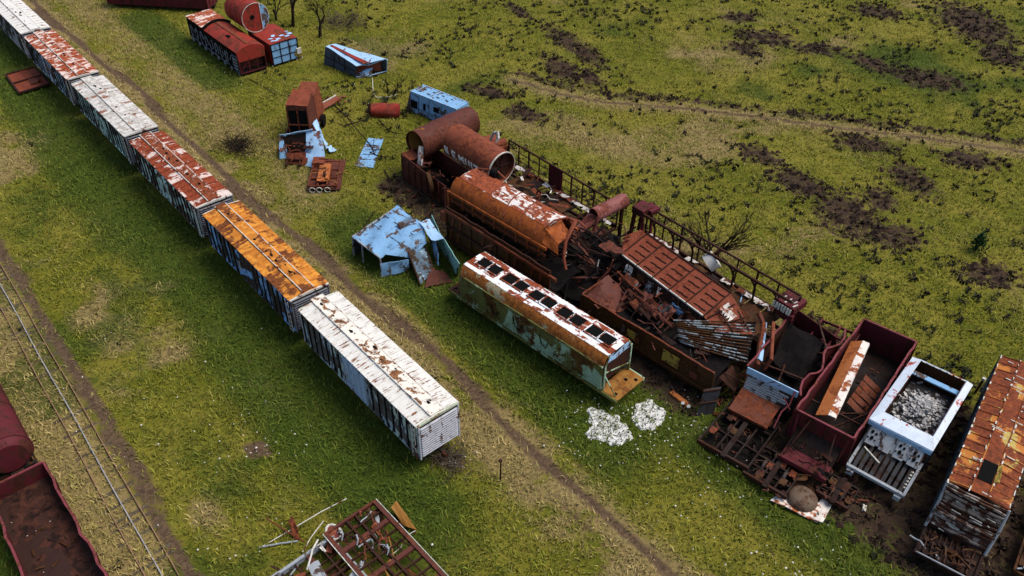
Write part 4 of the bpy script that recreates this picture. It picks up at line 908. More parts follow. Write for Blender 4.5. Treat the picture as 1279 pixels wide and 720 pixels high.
# ------------------------------------------------------------------ centre heap
lg=gondola_open('dark brown gondola crushed beneath the orange sided hopper',(-44.3,38.6,0),3.5,6.4,1.6,4.2,.9,'rustbrown','rustdark','blackrust',dent=.06,sides=(-1,),ends=(-1,))
m=MB()
for i in range(12):
    x=-6.0+i; 
    if rnd.random()<.7: m.bar((x,-1.70,1.1),(x+.5,-1.70,3.6),.05,.3,(1,0,0))
part('side_plank',m,M_['planks' if False else 'rust'],lg)
for a,b,c in ((-1.75,3.9,.28),(-1.75,2.4,.22),(-1.82,.95,.26)):
    m=MB(); m.bar((-6.5,a,b),(7.2,a-.05,b-.08),.2,c); part('side_beam',m,M_['rust' if b>3 else 'rustdark'],lg)
m=MB(); m.hexa([(-7.2,-1.9,2.6),(-6.4,-1.9,2.6),(-6.4,-1.2,2.6),(-7.2,-1.2,2.6),(-7.1,-1.8,3.5),(-6.5,-1.8,3.5),(-6.5,-1.3,3.5),(-7.1,-1.3,3.5)]); part('corner_box',m,M_['tankrust'],lg)

m=MB(); m.quadsheet((-7,-1.6,2.6),(7,-1.6,2.6),(7,1.6,2.7),(-7,1.6,2.7),.06,12,5,.2); part('shade_cover',m,M_['black'],lg)  # black sheet added inside, painting the dark of the gap
junk(lg,40,(-6,6.0,-1.5,.4,3.2,4.2),['blackrust','rustdark','black','tankdark'],l=(.6,2.4))
def orange_hopper():
    t=thing('crushed_hopper','orange sided hopper with flaking white roof, stacked on top of a dark gondola','hopper',(-45.6,39.65,0),4.5)
    L=5.6
    r=MB(); jit_roof(r,-L+.25,L-.2,[(-.98,6.50),(-.4,6.62),(.6,6.64),(1.28,6.48)],24,.06,.02); ro=part('roof',r,M_['whiteroof'],t)
    b=MB()
    for x in (-3.9,-1.6,.5,2.4,4.2): b.tube([(x+.5,-1.75,5.85),(x+.4,-1.5,6.2),(x+.3,-1.0,6.54),(x+.1,-.4,6.68),(x-.1,.6,6.68),(x-.3,1.3,6.52)],.06,6)
    absorb(ro,b,M_['tankrust'])
    h=MB()
    for _ in range(34): x=rnd.uniform(-L+.6,L-.7);y=rnd.uniform(-.6,1.1); h.bar((x,y,6.64),(x+rnd.uniform(.2,.7),y+rnd.uniform(-.06,.1),6.64),.07,.035)
    absorb(ro,h,M_['rust'])
    for s in (-1,1):
        w=MB(); g=[]
        for i in range(19):
            x=-L+2*L*i/18; g.append([(x,s*1.86,5.25),(x,s*1.82+rnd.uniform(-.02,.02),5.60),(x+.01,s*1.50,6.15),(x+.02,s*(1.0 if s<0 else 1.3),6.48)])
        w.sheet(g,.06); part('roof_slope',w,M_['rustorange'],t)
        w=MB(); w.quadsheet((-L,s*1.78,4.1),(L+.3,s*1.78,3.9),(L+.1,s*1.82,5.35),(-L,s*1.82,5.35),.06,16,4,.03); wo=part('side_wall',w,M_['rustbrown'],t)
        w=MB(); w.bar((-L-.1,s*1.95,5.30),(L+.6,s*1.95,5.22),.18,.24)
        for i in range(9): x=-L+.3+i*1.33; w.bar((x,s*1.9,4.1),(x,s*1.9,5.2),.1,.1,(1,0,0))
        part('side_ledge',w,M_['rustorange'],wo)
        w=MB(); w.bar((-L-.1,s*1.92,4.55),(L+.5,s*1.92,4.5),.14,.18); part('side_rail',w,M_['rust'],wo)
    p=MB(); p.bar((-L-.12,-1.95,3.4),(-L-.12,-1.95,5.4),.26,.2,(1,0,0)); part('corner_post',p,M_['rustorange'],t)
    e=MB(); e.plate([(-L,-1.8,4.1),(-L,1.8,4.1),(-L,1.8,5.5),(-L+.2,1.28,6.5),(-L+.2,-1.28,6.5),(-L,-1.8,5.5)],.05); part('end_wall',e,M_['rustorange'],t)
    # torn near end
    c=MB(); c.quadsheet((L-.2,-1.3,6.45),(L+1.2,-1.2,5.7),(L+1.3,.3,5.9),(L-.25,.6,6.55),.05,6,5,.12); c.quadsheet((L,-1.84,5.5),(L+1.5,-1.5,4.9),(L+1.2,-1.2,5.7),(L-.1,-1.3,6.4),.05,5,4,.06); part('torn_end_sheet',c,M_['rustorange'],t)
    k=MB(); k.tube([(L-.3,-1.3,6.6),(L-.1,-.3,6.95),(L+.3,.8,6.9),(L+.8,1.5,6.5)],.09,7); k.tube([(L+.9,1.2,6.6),(L+1.2,.4,6.4),(L+1.3,-.4,5.6),(L+1.7,-1.0,4.4),(L+2.2,-1.2,3.6)],.20,7,.12); k.tube([(L+.2,.9,6.6),(L+1.1,1.3,6.7),(L+1.7,1.6,6.2)],.10,6); part('torn_rib',k,M_['tankrust'],t)
    h=MB(); h.cyl((-3.7,1.5,6.75),(-3.0,1.55,6.75),.42,14); part('brake_cylinder',h,M_['black'],t)
    h=MB(); h.tube([(-5.2,1.25,6.55),(-3.9,1.35,6.95),(-3.0,1.55,7.05),(-2.2,1.7,6.6)],.10,6); part('bent_pipe',h,M_['tankrust'],t)
orange_hopper()

def base_gondola():
    t=thing('crushed_gondola','dark red gondola wreck under the two fallen tanks','gondola',(-59.0,41.9,0),1); FOOT.append((-59,41.9,4.2,2,1))
    m=MB(); m.quadsheet((-3.6,-1.9,.1),(3.6,-1.7,.1),(3.4,-1.75,2.5),(-3.6,-1.95,3.0),.07,10,4,.05); 
    for i in range(8): m.bar((-3.5+i,-2.0,.2),(-3.5+i,-2.02,2.6),.12,.1,(1,0,0))
    part('side_wall',m,M_['tankdark'],t)
    m=MB(); m.quadsheet((-3.6,1.9,.1),(3.6,1.9,.1),(3.6,1.9,2.4),(-3.6,1.9,2.6),.07,8,3,.05); part('side_wall',m,M_['tankdark'],t)
    m=MB(); m.quadsheet((-3.65,-1.95,.1),(-3.65,1.9,.1),(-3.65,1.9,2.7),(-3.65,-1.95,3.1),.07,5,4,.08); m.quadsheet((-3.6,-1.9,3.02),(-2.4,-1.9,2.7),(-2.2,-.8,2.9),(-3.6,-.6,3.1),.06,4,4,.08); part('end_wall',m,M_['tankrust'],t)
    m=MB(); m.quadsheet((-3.5,-1.8,.5),(3.5,-1.8,.5),(3.5,1.8,.5),(-3.5,1.8,.5),.08,6,4,.05); part('floor',m,M_['black'],t)
    m=MB(); c=V(1.4,-2.35,2.15); m.cyl(c,c+V(.15,.3,.05),1.1,26); m.tube([c+V(-.3,-.05,.5),c+V(.1,-.06,.35),c+V(.3,-.05,.2)],.05,5); part('loose_end_disc',m,M_['rustbrown'],t)
    junk(t,16,(-3.2,4.5,-1.8,-.2,2.2,3.2),['tankrust','rust','tankdark','rustdark'])
base_gondola()
def dark_tank():
    t=thing('tank_shell','plain dark red tank shell with torn open yellow end, lying crosswise','tank',(-62.0,41.3,3.8),0)
    m=MB(); m.shellcyl((0,0,0),(-.4,7.4,.15),1.5,.06,36,14,0,6.2832,.09,False,True); part('shell',m,M_['tankdark'],t)
    m=MB(); m.shellcyl((.02,.15,.0),(0,1.4,.03),1.40,.04,24,3,0,6.2832,.04); m.cyl((0,1.5,.03),(0,1.55,.03),1.38,24); part('yellow_lining',m,M_['ochre'],t)
    m=MB(); m.quadsheet((1.0,-.6,-1.7),(1.5,-.3,-1.6),(1.2,.1,.3),(.7,-.1,.3),.05,5,4,.08); m.tube([(.9,-.5,-1.5),(1.2,-.4,-.6),(1.0,-.1,.4)],.10,6); part('torn_flap',m,M_['beam'],t)
dark_tank()
def lettered_tank():
    t=thing('tank_shell','rusty red tank with worn white lettering, lying on the heap','tank',(-58.4,43.6,5.2),0)
    q=V(6.7,.35,-.35); r=1.6
    m=MB(); m.shellcyl((0,0,0),q,r,.06,40,14,0,6.2832,.04,True,False); so=part('shell',m,M_['tankrust'],t)
    m=MB()
    for f in (.01,.40,.97): c=q*f; m.shellcyl(c-q*.008,c+q*.008,r+.03,.05,36,1)
    part('band',m,M_['tankrust'],so)
    m=MB(); m.shellcyl(q*.985,q*1.005,r+.06,.07,40,1); part('rim_highlight',m,M_['whitedash'],so)  # white ring painted in as a highlight on the tank mouth
    m=MB(); c=q*.93
    for a in (0,1.05,2.1): m.bar(c+V(.1,math.cos(a)*r,math.sin(a)*r),c+V(.1,-math.cos(a)*r,-math.sin(a)*r),.16,.12,(1,0,0))
    m.cyl(c,c+V(.05,0,0),r*.96,30); part('inner_brace',m,M_['rustdark'],t)
    # worn block capitals low on the side facing the lane
    def on(u,v): a=R(200)+v/r; p=q*(u/6.71); return p+V(0,math.cos(a)*(r+.045),math.sin(a)*(r+.045))
    GL={'I':[(0,0,.22,1)],'L':[(0,0,.2,1),(.2,0,.55,.22)],'E':[(0,0,.2,1),(.2,0,.6,.2),(.2,.4,.5,.6),(.2,.8,.6,1)],'M':[(0,0,.2,1),(.2,.5,.4,.9),(.4,.5,.6,.9),(.6,0,.8,1)],'U':[(0,0,.2,1),(.2,0,.5,.2),(.5,0,.7,1)],'T':[(0,.8,.7,1),(.25,0,.45,.8)],'C':[(0,0,.2,1),(.2,0,.6,.2),(.2,.8,.6,1)]}
    x=.35; m=MB()
    for ch,w in (('I',.32),('L',.75),('E',1.0),('M',.95),('U',.85),('I',.4),('T',.85),('C',.7)):
        for a0,b0,a1,b1 in GL[ch]:
            x0,x1=x+a0*.95,x+a1*.95; 
            g=[[on(x0+(x1-x0)*i/2,.30-.95*(b0+(b1-b0)*j/3)) for j in range(4)] for i in range(3)]
            if rnd.random()<.86: m.sheet(g,.02)
        x+=w
    part('lettering',m,M_['whitepaint'],so)
    m=MB(); m.tube([q+V(-.6,-1.3,-.9),q+V(-.5,-1.75,-1.4),q+V(.6,-1.2,-1.6)],.08,6); m.tube([q+V(-2.6,-.9,-1.3),q+V(-.4,-1.6,-1.5)],.12,6); part('bent_pipe',m,M_['tankrust'],t)
lettered_tank()
t=thing('scrap_plate','rusty square housing with white twisted sheet behind the lettered tank','scrap plate',(-58.2,48.3,2.9),-10)
m=MB(); m.box(-1.3,1.6,-.9,.9,-.6,.5); m.cyl((.9,-.9,.6),(.9,.9,.6),.45,16); part('housing',m,M_['tankrust'],t)
m=MB(); m.tube([(-.2,-.2,.6),(.1,0,1.5),(.8,.1,1.9),(1.1,.0,1.4),(1.0,-.3,.8)],.15,6); m.tube([(.4,.3,.6),(.5,.1,1.5),(.2,0,1.7)],.12,6); part('twisted_sheet',m,M_['whitedash'],t)

def frame_wagon(label,c,rz,hl,hw,zf,zt,nb,panel=None,ladder=False,curl=False):
    t=thing('framed_wagon',label,'wagon',c,rz,'open framed wagons along the back of the heap'); FOOT.append((c[0],c[1],hl,hw,rz))
    m=MB(); lattice(m,-hl,hl,-hw,hw,zf,9,3,.16,.3,.04); part('floor_frame',m,M_['rustdark'],t)
    for k in range(int(hl*1.3)):
        if rnd.random()<.75: m=MB(); x=-hl+k*1.5; m.quadsheet((x,-hw,zf+.2),(x+1.4,-hw,zf+.2),(x+1.4,hw*.9,zf+.2),(x,hw*.9,zf+.2),.05,4,5,.07); part('floor_plate',m,M_[rnd.choice(['rustbrown','rustdark','blackrust'])],t)
    m=MB(); m.bar((-hl,hw,zt),(hl,hw,zt),.13,.15); m.bar((-hl,hw,(zf+zt)/2+.5),(hl,hw,(zf+zt)/2+.5),.06,.07); m.bar((-hl,hw,zf+.25),(hl,hw,zf+.25),.2,.25)
    if not ladder: m.bar((-hl,hw,zf+.9),(hl,hw,zf+.9),.06,.07)
    so=part('side_frame',m,M_['rustdark'],t)
    for i in range(nb+1):
        x=-hl+2*hl*i/nb; p=MB(); p.bar((x,hw,zf),(x,hw,zt),.14 if i%2==0 else .07,.14,(1,0,0)); part('post',p,M_['rustdark'],so)
    if panel is not None:
        p=MB(); p.quadsheet((panel,hw-.02,zf+.2),(panel+1.9,hw-.02,zf+.2),(panel+1.9,hw-.02,zt),(panel,hw-.02,zt),.06,6,4,.02); part('side_panel',p,M_['maroon'],so)
    if ladder:
        m=MB(); m.bar((-hl,hw-1.15,zt-.05),(hl,hw-1.15,zt-.05),.16,.2)
        for i in range(19): x=-hl+2*hl*i/18; m.bar((x,hw,zt-.04),(x+.1,hw-.25 if i%3 else hw-1.15,zt-.03),.07,.07)
        part('top_ladder',m,M_['rustdark'],t)
    if curl:
        for i in range(7):
            x=-hl+1.2+i*2*hl/7.4; m=MB(); m.tube([(x,hw-1.1,zt-.1),(x+.35,hw-1.0,zt-.5),(x+.45,hw-.8,zt-1.1),(x+.4,hw-.7,zf+.5)],.10,6); m.tube([(x+.8,hw-1.1,zt-.1),(x+.5,hw-1.0,zt-.45),(x+.45,hw-.9,zt-1.0)],.08,6); part('curved_bracket',m,M_['rustdark'],t)
    for i in range(int(hl*2.2)):
        m=MB(); x=rnd.uniform(-hl,hl-1); m.quadsheet((x,hw-.75,zf+.45),(x+rnd.uniform(.5,1.6),hw-.7,zf+.5),(x+rnd.uniform(.6,1.5),hw-.25,zf+.5),(x,hw-.2,zf+.45),.04,4,2,.07); part('flaked_plate',m,M_[rnd.choice(['trimW','trimW','rust'])],t)
    m=MB(); m.quadsheet((-hl,-hw,.3),(hl,-hw,.3),(hl,-hw,zf+.3),(-hl,-hw,zf+.3),.06,10,3,.06); part('side_wall',m,M_['rustdark'],t)
    return t
fw=frame_wagon('open framed wagon with tall thin railing side and one solid maroon panel',(-48.8,46.9,0),0,7.6,2.0,1.5,4.1,10,-1.6)
junk(fw,34,(-6.5,7,-1.8,1.2,1.8,2.6),['rust','rustdark','tankrust','rustbrown','trimW'],l=(.5,2.2))
m=MB(); m.tube([(-.5,-.8,2.2),(.2,-.9,3.2),(1.2,.3,3.6)],.07,6); m.tube([(-.5,-.8,2.2),(-.3,-1.2,1.9),(1.5,-1.6,1.8)],.09,6); part('bent_pipe',m,M_['rustdark'],fw)
f2=frame_wagon('open framed wagon with ladder like top rail and curved brackets',(-30.4,47.4,0),-.5,7.9,2.1,2.2,5.0,8,None,True,True)
junk(f2,30,(-7,7,-1.9,.9,2.5,3.1),['rust','rustdark','trimW','bluepale','rustbrown'],l=(.5,1.8))
m=MB(); m.shellcyl((-.1,.9,3.9),(.25,1.45,4.4),.75,.05,22,2,0,6.28,.0,False,True); part('round_vent',m,M_['trimW'],f2)
m=MB(); m.box(-8.7,-7.4,.8,2.2,4.6,5.3); m.box(-8.2,-7.0,1.5,2.6,4.7,5.2); 
for y in (.9,2.0): m.bar((-8.6,y,2.2),(-8.4,y,4.6),.25,.3,(1,0,0)); m.bar((-7.2,y,2.2),(-7.4,y,4.6),.2,.2,(1,0,0))
part('end_housing',m,M_['maroon'],f2)
m=MB(); m.box(6.5,8.3,.9,2.6,3.9,4.5); m.box(6.9,8.4,.7,1.0,3.4,3.9); eh=part('end_housing',m,M_['maroon'],f2)
m=MB()
for i in range(7): x=6.6+i*.24; m.quadsheet((x,.5+.1*(i%2),4.0),(x+.15,.5,4.0),(x+.15,.62,4.55),(x,.62,4.5),.05,2,2,.02); m.bar((x,1.0+.2*(i%3),4.55),(x+.12,1.5+.3*(i%2),4.55),.10,.05)
absorb(eh,m,M_['whitedash'])

def post_cylinder():
    t=thing('fallen_cylinder','purple rust cylinder with open mouth, propped on a dark post','cylinder',(-40.2,44.6,5.3),0)
    m=MB(); m.shellcyl((0,0,0),(.25,3.6,.2),.62,.05,24,5,0,6.2832,.02,False,True); part('shell',m,M_['cylpink'],t)
    m=MB(); m.quadsheet((-.65,0,-.1),(.55,.1,.1),(.3,-1.6,-1.2),(-.7,-1.7,-1.2),.05,5,4,.08); m.tube([(.55,0,.2),(.65,-.3,-.5),(.3,-.6,-2.0),(.35,-.8,-3.6)],.14,6); part('torn_skirt',m,M_['cylpink'],t)
    m=MB(); m.bar((.3,3.3,-.2),(.35,3.3,-5.2),.26,.26,(1,0,0)); part('post',m,M_['rustdark'],t)
post_cylinder()
def tangle():
    t=thing('collapsed_wagon','black tangle of bent beams and torn plate between the orange hopper and the slotted roof','wagon wreck',(-38.8,42.3,0),0); FOOT.append((-38.8,42.3,3.6,4,0))
    m=MB(); m.quadsheet((-3,-3.4,1.6),(3.2,-3.4,1.5),(3,3.4,2.2),(-3,3.6,2.4),.08,8,8,.4); part('crushed_floor',m,M_['black'],t)
    for i in range(72):
        a=V(rnd.uniform(-3.2,3.2),rnd.uniform(-3.6,3.4),rnd.uniform(1.4,4.9)); L=rnd.uniform(1.0,3.4); d=V(rnd.uniform(-1,1),rnd.uniform(-1,1),rnd.uniform(-.25,.6)).normalized()*L
        k=V(rnd.uniform(-.5,.5),rnd.uniform(-.5,.5),rnd.uniform(-.3,.3)); m=MB()
        if i%3==0: m.bar(a,a+d*.5+k,.16,.1); m.bar(a+d*.5+k,a+d,.16,.1)
        else: m.tube([a,a+d*.35+k*.7,a+d*.7+k,a+d],rnd.uniform(.03,.09),6)
        part('bent_beam',m,M_[rnd.choice(['blackrust','rustdark','black','black','tankdark','blackrust','rust'])],t)
    for i in range(22):
        x=rnd.uniform(-3,2.4);y=rnd.uniform(-3.4,2.6);z=rnd.uniform(1.6,4.6); m=MB(); s=rnd.uniform(.7,2.0); m.quadsheet((x,y,z),(x+s,y+rnd.uniform(-.3,.3),z+rnd.uniform(-.5,.4)),(x+s,y+s*.7,z+rnd.uniform(-.3,.6)),(x,y+s*.7,z),.05,4,4,.14); part('torn_plate',m,M_[rnd.choice(['rustdark','black','blackrust','blackrust','tankdark','black'])],t)
    for i in range(5):
        x=rnd.uniform(-2.5,2.5);y=rnd.uniform(-3,1); m=MB(); m.bar((x,y,3.1),(x+rnd.uniform(-.6,.9),y+rnd.uniform(-.2,.8),rnd.uniform(3.0,3.9)),.07,.05); part('bright_scrap',m,M_['whitedash'],t)
tangle()
def low_brown():
    t=gondola_open('long low brown gondola with square ochre repair patches, beside the green hopper',(-28.9,40.55,0),5,6.3,1.6,3.0,.85,'rustbrown','rust','blackrust',dent=.07,sides=(-1,),ends=(-1,)); t.name='gondola'
    m=MB(); m.bar((-6.3,-1.72,1.15),(6.4,-1.75,1.1),.22,.24); m.bar((-6.3,-1.72,2.0),(6.3,-1.72,1.95),.08,.1); part('side_beam',m,M_['rustbrown'],t)
    for (x,z,w,h) in ((1.9,1.5,1.5,1.1),(-1.5,1.8,.8,.7),(-.9,1.6,.6,.6),(4.4,1.5,.7,.6)):
        m=MB(); m.quadsheet((x,-1.80,z),(x+w,-1.80,z-.03),(x+w,-1.79,z+h-.02),(x,-1.79,z+h),.03,3,3,.01); part('repair_patch',m,M_['yellowpatch' if w>1 or z>1.7 else 'rust'],t)
    for k in range(3):
        m=MB(); x=-4.5+k*4; m.hexa([(x-.6,-1.6,.3),(x+.6,-1.6,.3),(x+.6,-.9,.3),(x-.6,-.9,.3),(x-1.5,-1.7,.9),(x+1.5,-1.7,.9),(x+1.5,-.8,.9),(x-1.5,-.8,.9)]); part('discharge_chute',m,M_['rustdark'],t)
    m=MB(); m.quadsheet((-6.2,-1.5,2.7),(-3.6,-1.5,2.3),(-3.4,1.4,2.0),(-6.2,1.5,3.4),.05,8,6,.22); part('torn_lid',m,M_['tankdark'],t)
    m=MB(); m.quadsheet((-6.1,-1.45,1.9),(6.1,-1.45,1.9),(6.1,2.6,2.0),(-6.1,2.6,2.0),.05,10,6,.2); part('shade_cover',m,M_['black'],t)  # black sheet standing in for the darkness inside the gondola
    junk(t,45,(-5,5.5,-1.4,1.4,1.9,2.7),['rustdark','blackrust','blackrust','black','tankdark'],l=(.6,2.2))
    m=MB(); m.bar((6.5,-.4,2.3),(8.9,.5,1.6),.08); m.bar((8.9,.5,1.6),(6.6,1.2,1.4),.08); m.quadsheet((6.4,-1.0,2.2),(7.6,-.5,1.2),(7.4,.6,1.0),(6.4,.8,2.2),.05,4,4,.05); part('bent_coupler_frame',m,M_['rustdark'],t)
low_brown()
def slotted_roof():
    t=thing('crushed_boxcar','wrecked boxcar with slotted rust red roof tipped to one side','boxcar wreck',(-31.0,44.6,0),-5.5); FOOT.append((-31,44.6,5,2,-5.5))
    L=4.75
    def top(x,v): return V(x,-1.35+2.7*v,4.0+1.0*v)
    m=MB(); g=[[top(-L+2*L*i/28,j/8)+V(0,0,rnd.uniform(-.012,.012)) for j in range(9)] for i in range(29)]; m.sheet(g,.06); ro=part('roof_panel',m,M_['panelrust'],t)
    m=MB()
    for i in range(6): x=-L+2*L*i/5; m.bar(top(x,-.03)+V(0,0,.08),top(x,1.03)+V(0,0,.08),.10,.08)
    m.bar(top(-L,1.0)+V(0,0,.08),top(L,1)+V(0,0,.08),.08,.1); part('roof_strap',m,M_['rustdark'],ro)
    m=MB()
    for i in range(5):
        for j in range(4):
            for k in range(2):
                x=-L+.45+i*1.9+k*.62+.12*(j%2); v=.12+j*.22; m.bar(top(x,v)+V(0,0,.055),top(x+.62,v+.02)+V(0,0,.055),.085,.03)
    absorb(ro,m,M_['black'])
    m=MB(); m.bar(top(-L,0)+V(0,-.03,.02),top(L,0)+V(0,-.03,.02),.09,.12); part('edge_highlight',m,M_['whitedash'],ro)  # white bar painted in as the roof's edge highlight
    m=MB(); m.quadsheet(top(-L,0),top(-L-1.1,.4)+V(0,0,.3),top(-L-.6,.9)+V(0,0,.35),top(-L,1),.05,5,5,.12); part('curled_corner',m,M_['panelrust'],t)
    m=MB(); m.quadsheet((L,-1.35,4.0),(L+1.5,-1.4,3.4),(L+3.2,.8,3.4),(L,1.35,5.0),.06,8,6,.10); co=part('crumpled_roof_end',m,M_['panelrust'],t)
    m=MB()
    for a,b in (((L+.3,-1.3,4.0),(L+.9,.9,4.75)),((L+.1,1.1,4.9),(L+2.9,.7,3.6)),((L+.2,-.3,4.5),(L+2.3,-.4,3.6)),((L+1.2,-1.3,3.7),(L+2.0,.9,4.2))): m.bar(a,b,.09,.09)
    part('bent_strap',m,M_['rustdark'],co)
    m=MB()
    for i in range(5): x=L+.4+i*.22; m.quadsheet((x,-.2+.1*i,4.55-.1*i),(x+.2,-.3,4.4-.1*i),(x+.35,.5,4.7-.12*i),(x+.12,.6,4.8-.12*i),.03,2,3,.08)
    part('peeled_sheet',m,M_['beam'],co)
    m=MB(); m.quadsheet((-L-.3,-2.15,1.5),(L,-2.1,1.5),(L,-1.40,3.85),(-L,-1.42,3.95),.06,14,6,.10); part('side_wall',m,M_['blackrust'],t)
    def sl(x,f,u=.0): return V(x,-1.42-.75*f-.1*u,3.92-2.3*f+.25*u)
    m=MB()
    for i in range(9): x=-L+i*1.15; m.bar(sl(x,0,.1),sl(x+rnd.uniform(-.2,.5),.75+rnd.uniform(0,.25),.14),.11,.12)
    for f in (.32,.66): m.bar(sl(-L-.4,f,.18),sl(L,f+.08,.18),.10,.12)
    m.bar(sl(-L-.6,.95,.2),sl(L-1,.2,.5),.09); m.bar(sl(-L+1,1.05,.2),sl(L-2.4,.35,.6),.08); part('side_post',m,M_['rustdark'],t)
    for (x,f,w,h,c) in ((-3.9,.12,.9,.35,'trimW'),(-2.5,.10,.9,.45,'rustbrown'),(-1.3,.12,.8,.4,'planks'),(-.2,.1,.5,.5,'trimW'),(.1,.55,.6,.25,'blue'),(1.6,.25,1.5,.4,'blue'),(.9,.75,.9,.25,'bluepale'),(2.6,.62,.8,.22,'bluepale'),(-1.0,.5,.7,.3,'tankdark'),(3.4,.2,1.0,.4,'rust'),(-3.2,.6,.8,.3,'darkgrey')):
        m=MB(); m.quadsheet(sl(x,f+h,.22),sl(x+w,f+h-.05,.3),sl(x+w*.9,f,.28),sl(x+.1,f,.22),.04,5,4,.07); part('torn_side_sheet',m,M_[c],t)
    for i in range(26):
        p=sl(rnd.uniform(-L,L),rnd.uniform(.1,1),rnd.uniform(.15,.5)); d=V(rnd.uniform(-1,1),rnd.uniform(-1,1),rnd.uniform(-.4,.4)).normalized()*rnd.uniform(.5,1.8); m=MB(); m.tube([p,p+d*.4+V(0,0,rnd.uniform(0,.25)),p+d],rnd.uniform(.03,.08),5); part('bent_rod',m,M_[rnd.choice(['rustdark','blackrust','black','rust','greysteel'])],t)
    for i in range(13):                         # side framing that has dropped out towards the brown gondola
        x=rnd.uniform(-L,0); y=-2.3-1.7*rnd.random(); z=3.3+.55*(y+2.3)+rnd.uniform(-.2,.3); l=rnd.uniform(2.2,5.5); m=MB()
        m.tube([(x,y,z),(x+l*.5,y-.15,z-.1+rnd.uniform(-.15,.15)),(x+l,y+rnd.uniform(-.3,.3),z-rnd.uniform(.1,.5))],rnd.uniform(.04,.08),5); part('fallen_rail',m,M_[rnd.choice(['rustdark','blackrust','tankdark','rust'])],t)
    for i in range(12):
        x=-L+.8*i; m=MB(); m.bar((x,-2.0,3.2+rnd.uniform(-.2,.3)),(x+rnd.uniform(-.3,.9),-4.0,2.4+rnd.uniform(-.2,.4)),.10,.12); part('fallen_post',m,M_[rnd.choice(['rustdark','blackrust','tankdark'])],t)
    for i in range(9):
        x=rnd.uniform(-L,L-1.6); y=rnd.uniform(-3.9,-2.4); z=3.3+.5*(y+2.3); s=rnd.uniform(.8,1.7); m=MB(); m.quadsheet((x,y,z),(x+s,y-.1,z-.1),(x+s*.9,y+.8,z+.45),(x+.1,y+.7,z+.3),.04,5,5,.14); part('torn_side_sheet',m,M_[rnd.choice(['rustbrown','rustdark','tankdark','rust','darkgrey'])],t)
    m=MB(); m.quadsheet((-L,1.5,1.5),(L+2,1.5,1.5),(L+2,1.45,3.3),(-L,1.4,4.9),.06,10,4,.05); part('side_wall',m,M_['rustdark'],t)
slotted_roof()
def plank_end():
    t=thing('plank_wall','curved end wall of weathered grey planks fallen from the slotted wreck','plank wall',(-24.6,41.6,0),0); o=t.location
    B0,B1,T0,T1=P(846,428,2.5)-o,P(932,455,2.5)-o,P(840,402,3.9)-o,P(944,404,3.9)-o
    pl=MB(); dk=MB(); n=13; back=(T0-B0).cross(B1-B0).normalized()
    for i in range(n):
        f=i/(n-1); a=B0.lerp(T0,f); b=B1.lerp(T1,f); x=0
        while x<1:
            l=min(rnd.uniform(.10,.34),1-x); q=[]
            for k in (0,.5,1): u=x+l*k; q.append(a.lerp(b,u)+V(0,0,.10*math.sin(u*3.1)+rnd.uniform(-.02,.02))+back*(.35*(u-.5)**2*4+rnd.uniform(-.03,.03)))
            m=rnd.choice([pl,pl,dk])
            m.bar(q[0],q[1],.08,.10); m.bar(q[1],q[2],.08,.10); x+=l+.01
    multi('planks',[(pl,M_['planks']),(dk,M_['rustbrown'])],t)
    m=MB(); c=back*.3; m.quadsheet(B0+c,B1+c,T1+c,T0+c,.05,6,4,.03); part('backing',m,M_['black'],t)
    m=MB(); m.tube([B1+V(.2,0,-.6),B1+V(.7,.3,.3),T1+V(.4,.4,0),T1+V(-.3,.6,.5)],.20,7); part('bent_frame',m,M_['rust'],t)
    m=MB(); m.tube([B1+V(1.0,1.0,-.4),B1+V(1.2,1.2,.6),T1+V(.8,1.1,0)],.15,7); part('bent_frame',m,M_['tankrust'],t)
    m=MB(); m.quadsheet(B1+V(.5,.5,.6),B1+V(.9,.6,.6),T1+V(.5,.7,0),T1+V(.3,.6,-.1),.05,3,4,.05); part('pale_sheet',m,M_['bluepale'],t)
plank_end()
t=thing('leaning_plate','black steel door plate leaning against the end of the brown gondola','plate',P(880,519),0)
b0=P(870,520)-t.location;b1=P(891,517)-t.location; u=V(-.2,.5,0); m=MB(); m.hexa([b0,b1,b1+u*.5,b0+u*.5,b0+u+V(0,0,2.1),b1+u+V(0,0,2.1),b1+u*1.5+V(0,0,2.1),b0+u*1.5+V(0,0,2.1)]); o_=part('plate',m,M_['darkgrey'],t)
m=MB(); m.bar(b0+u*.45+V(0,0,1.1),b1+u*.45+V(0,0,1.1),.1); m.bar(b0+u+V(0,0,2.1),b1+u+V(0,0,2.1),.12); absorb(o_,m,M_['rustdark'])
t=thing('rusty_bar','orange rusty bar with bright cut ends lying on the grass beside the powder','bar',P(850,500),0)
a=P(838,492)-t.location;b=P(858,508)-t.location; m=MB(); m.bar(a+V(0,0,.15),b+V(0,0,.15),.4,.25); part('bar',m,M_['beamorange'],t); m=MB()
for k in (P(853,506),P(860,510)): m.cyl(k-t.location+V(0,0,.15),k-t.location+V(.03,-.1,.3),.14,10)
part('cut_end',m,M_['whitedash'],t)

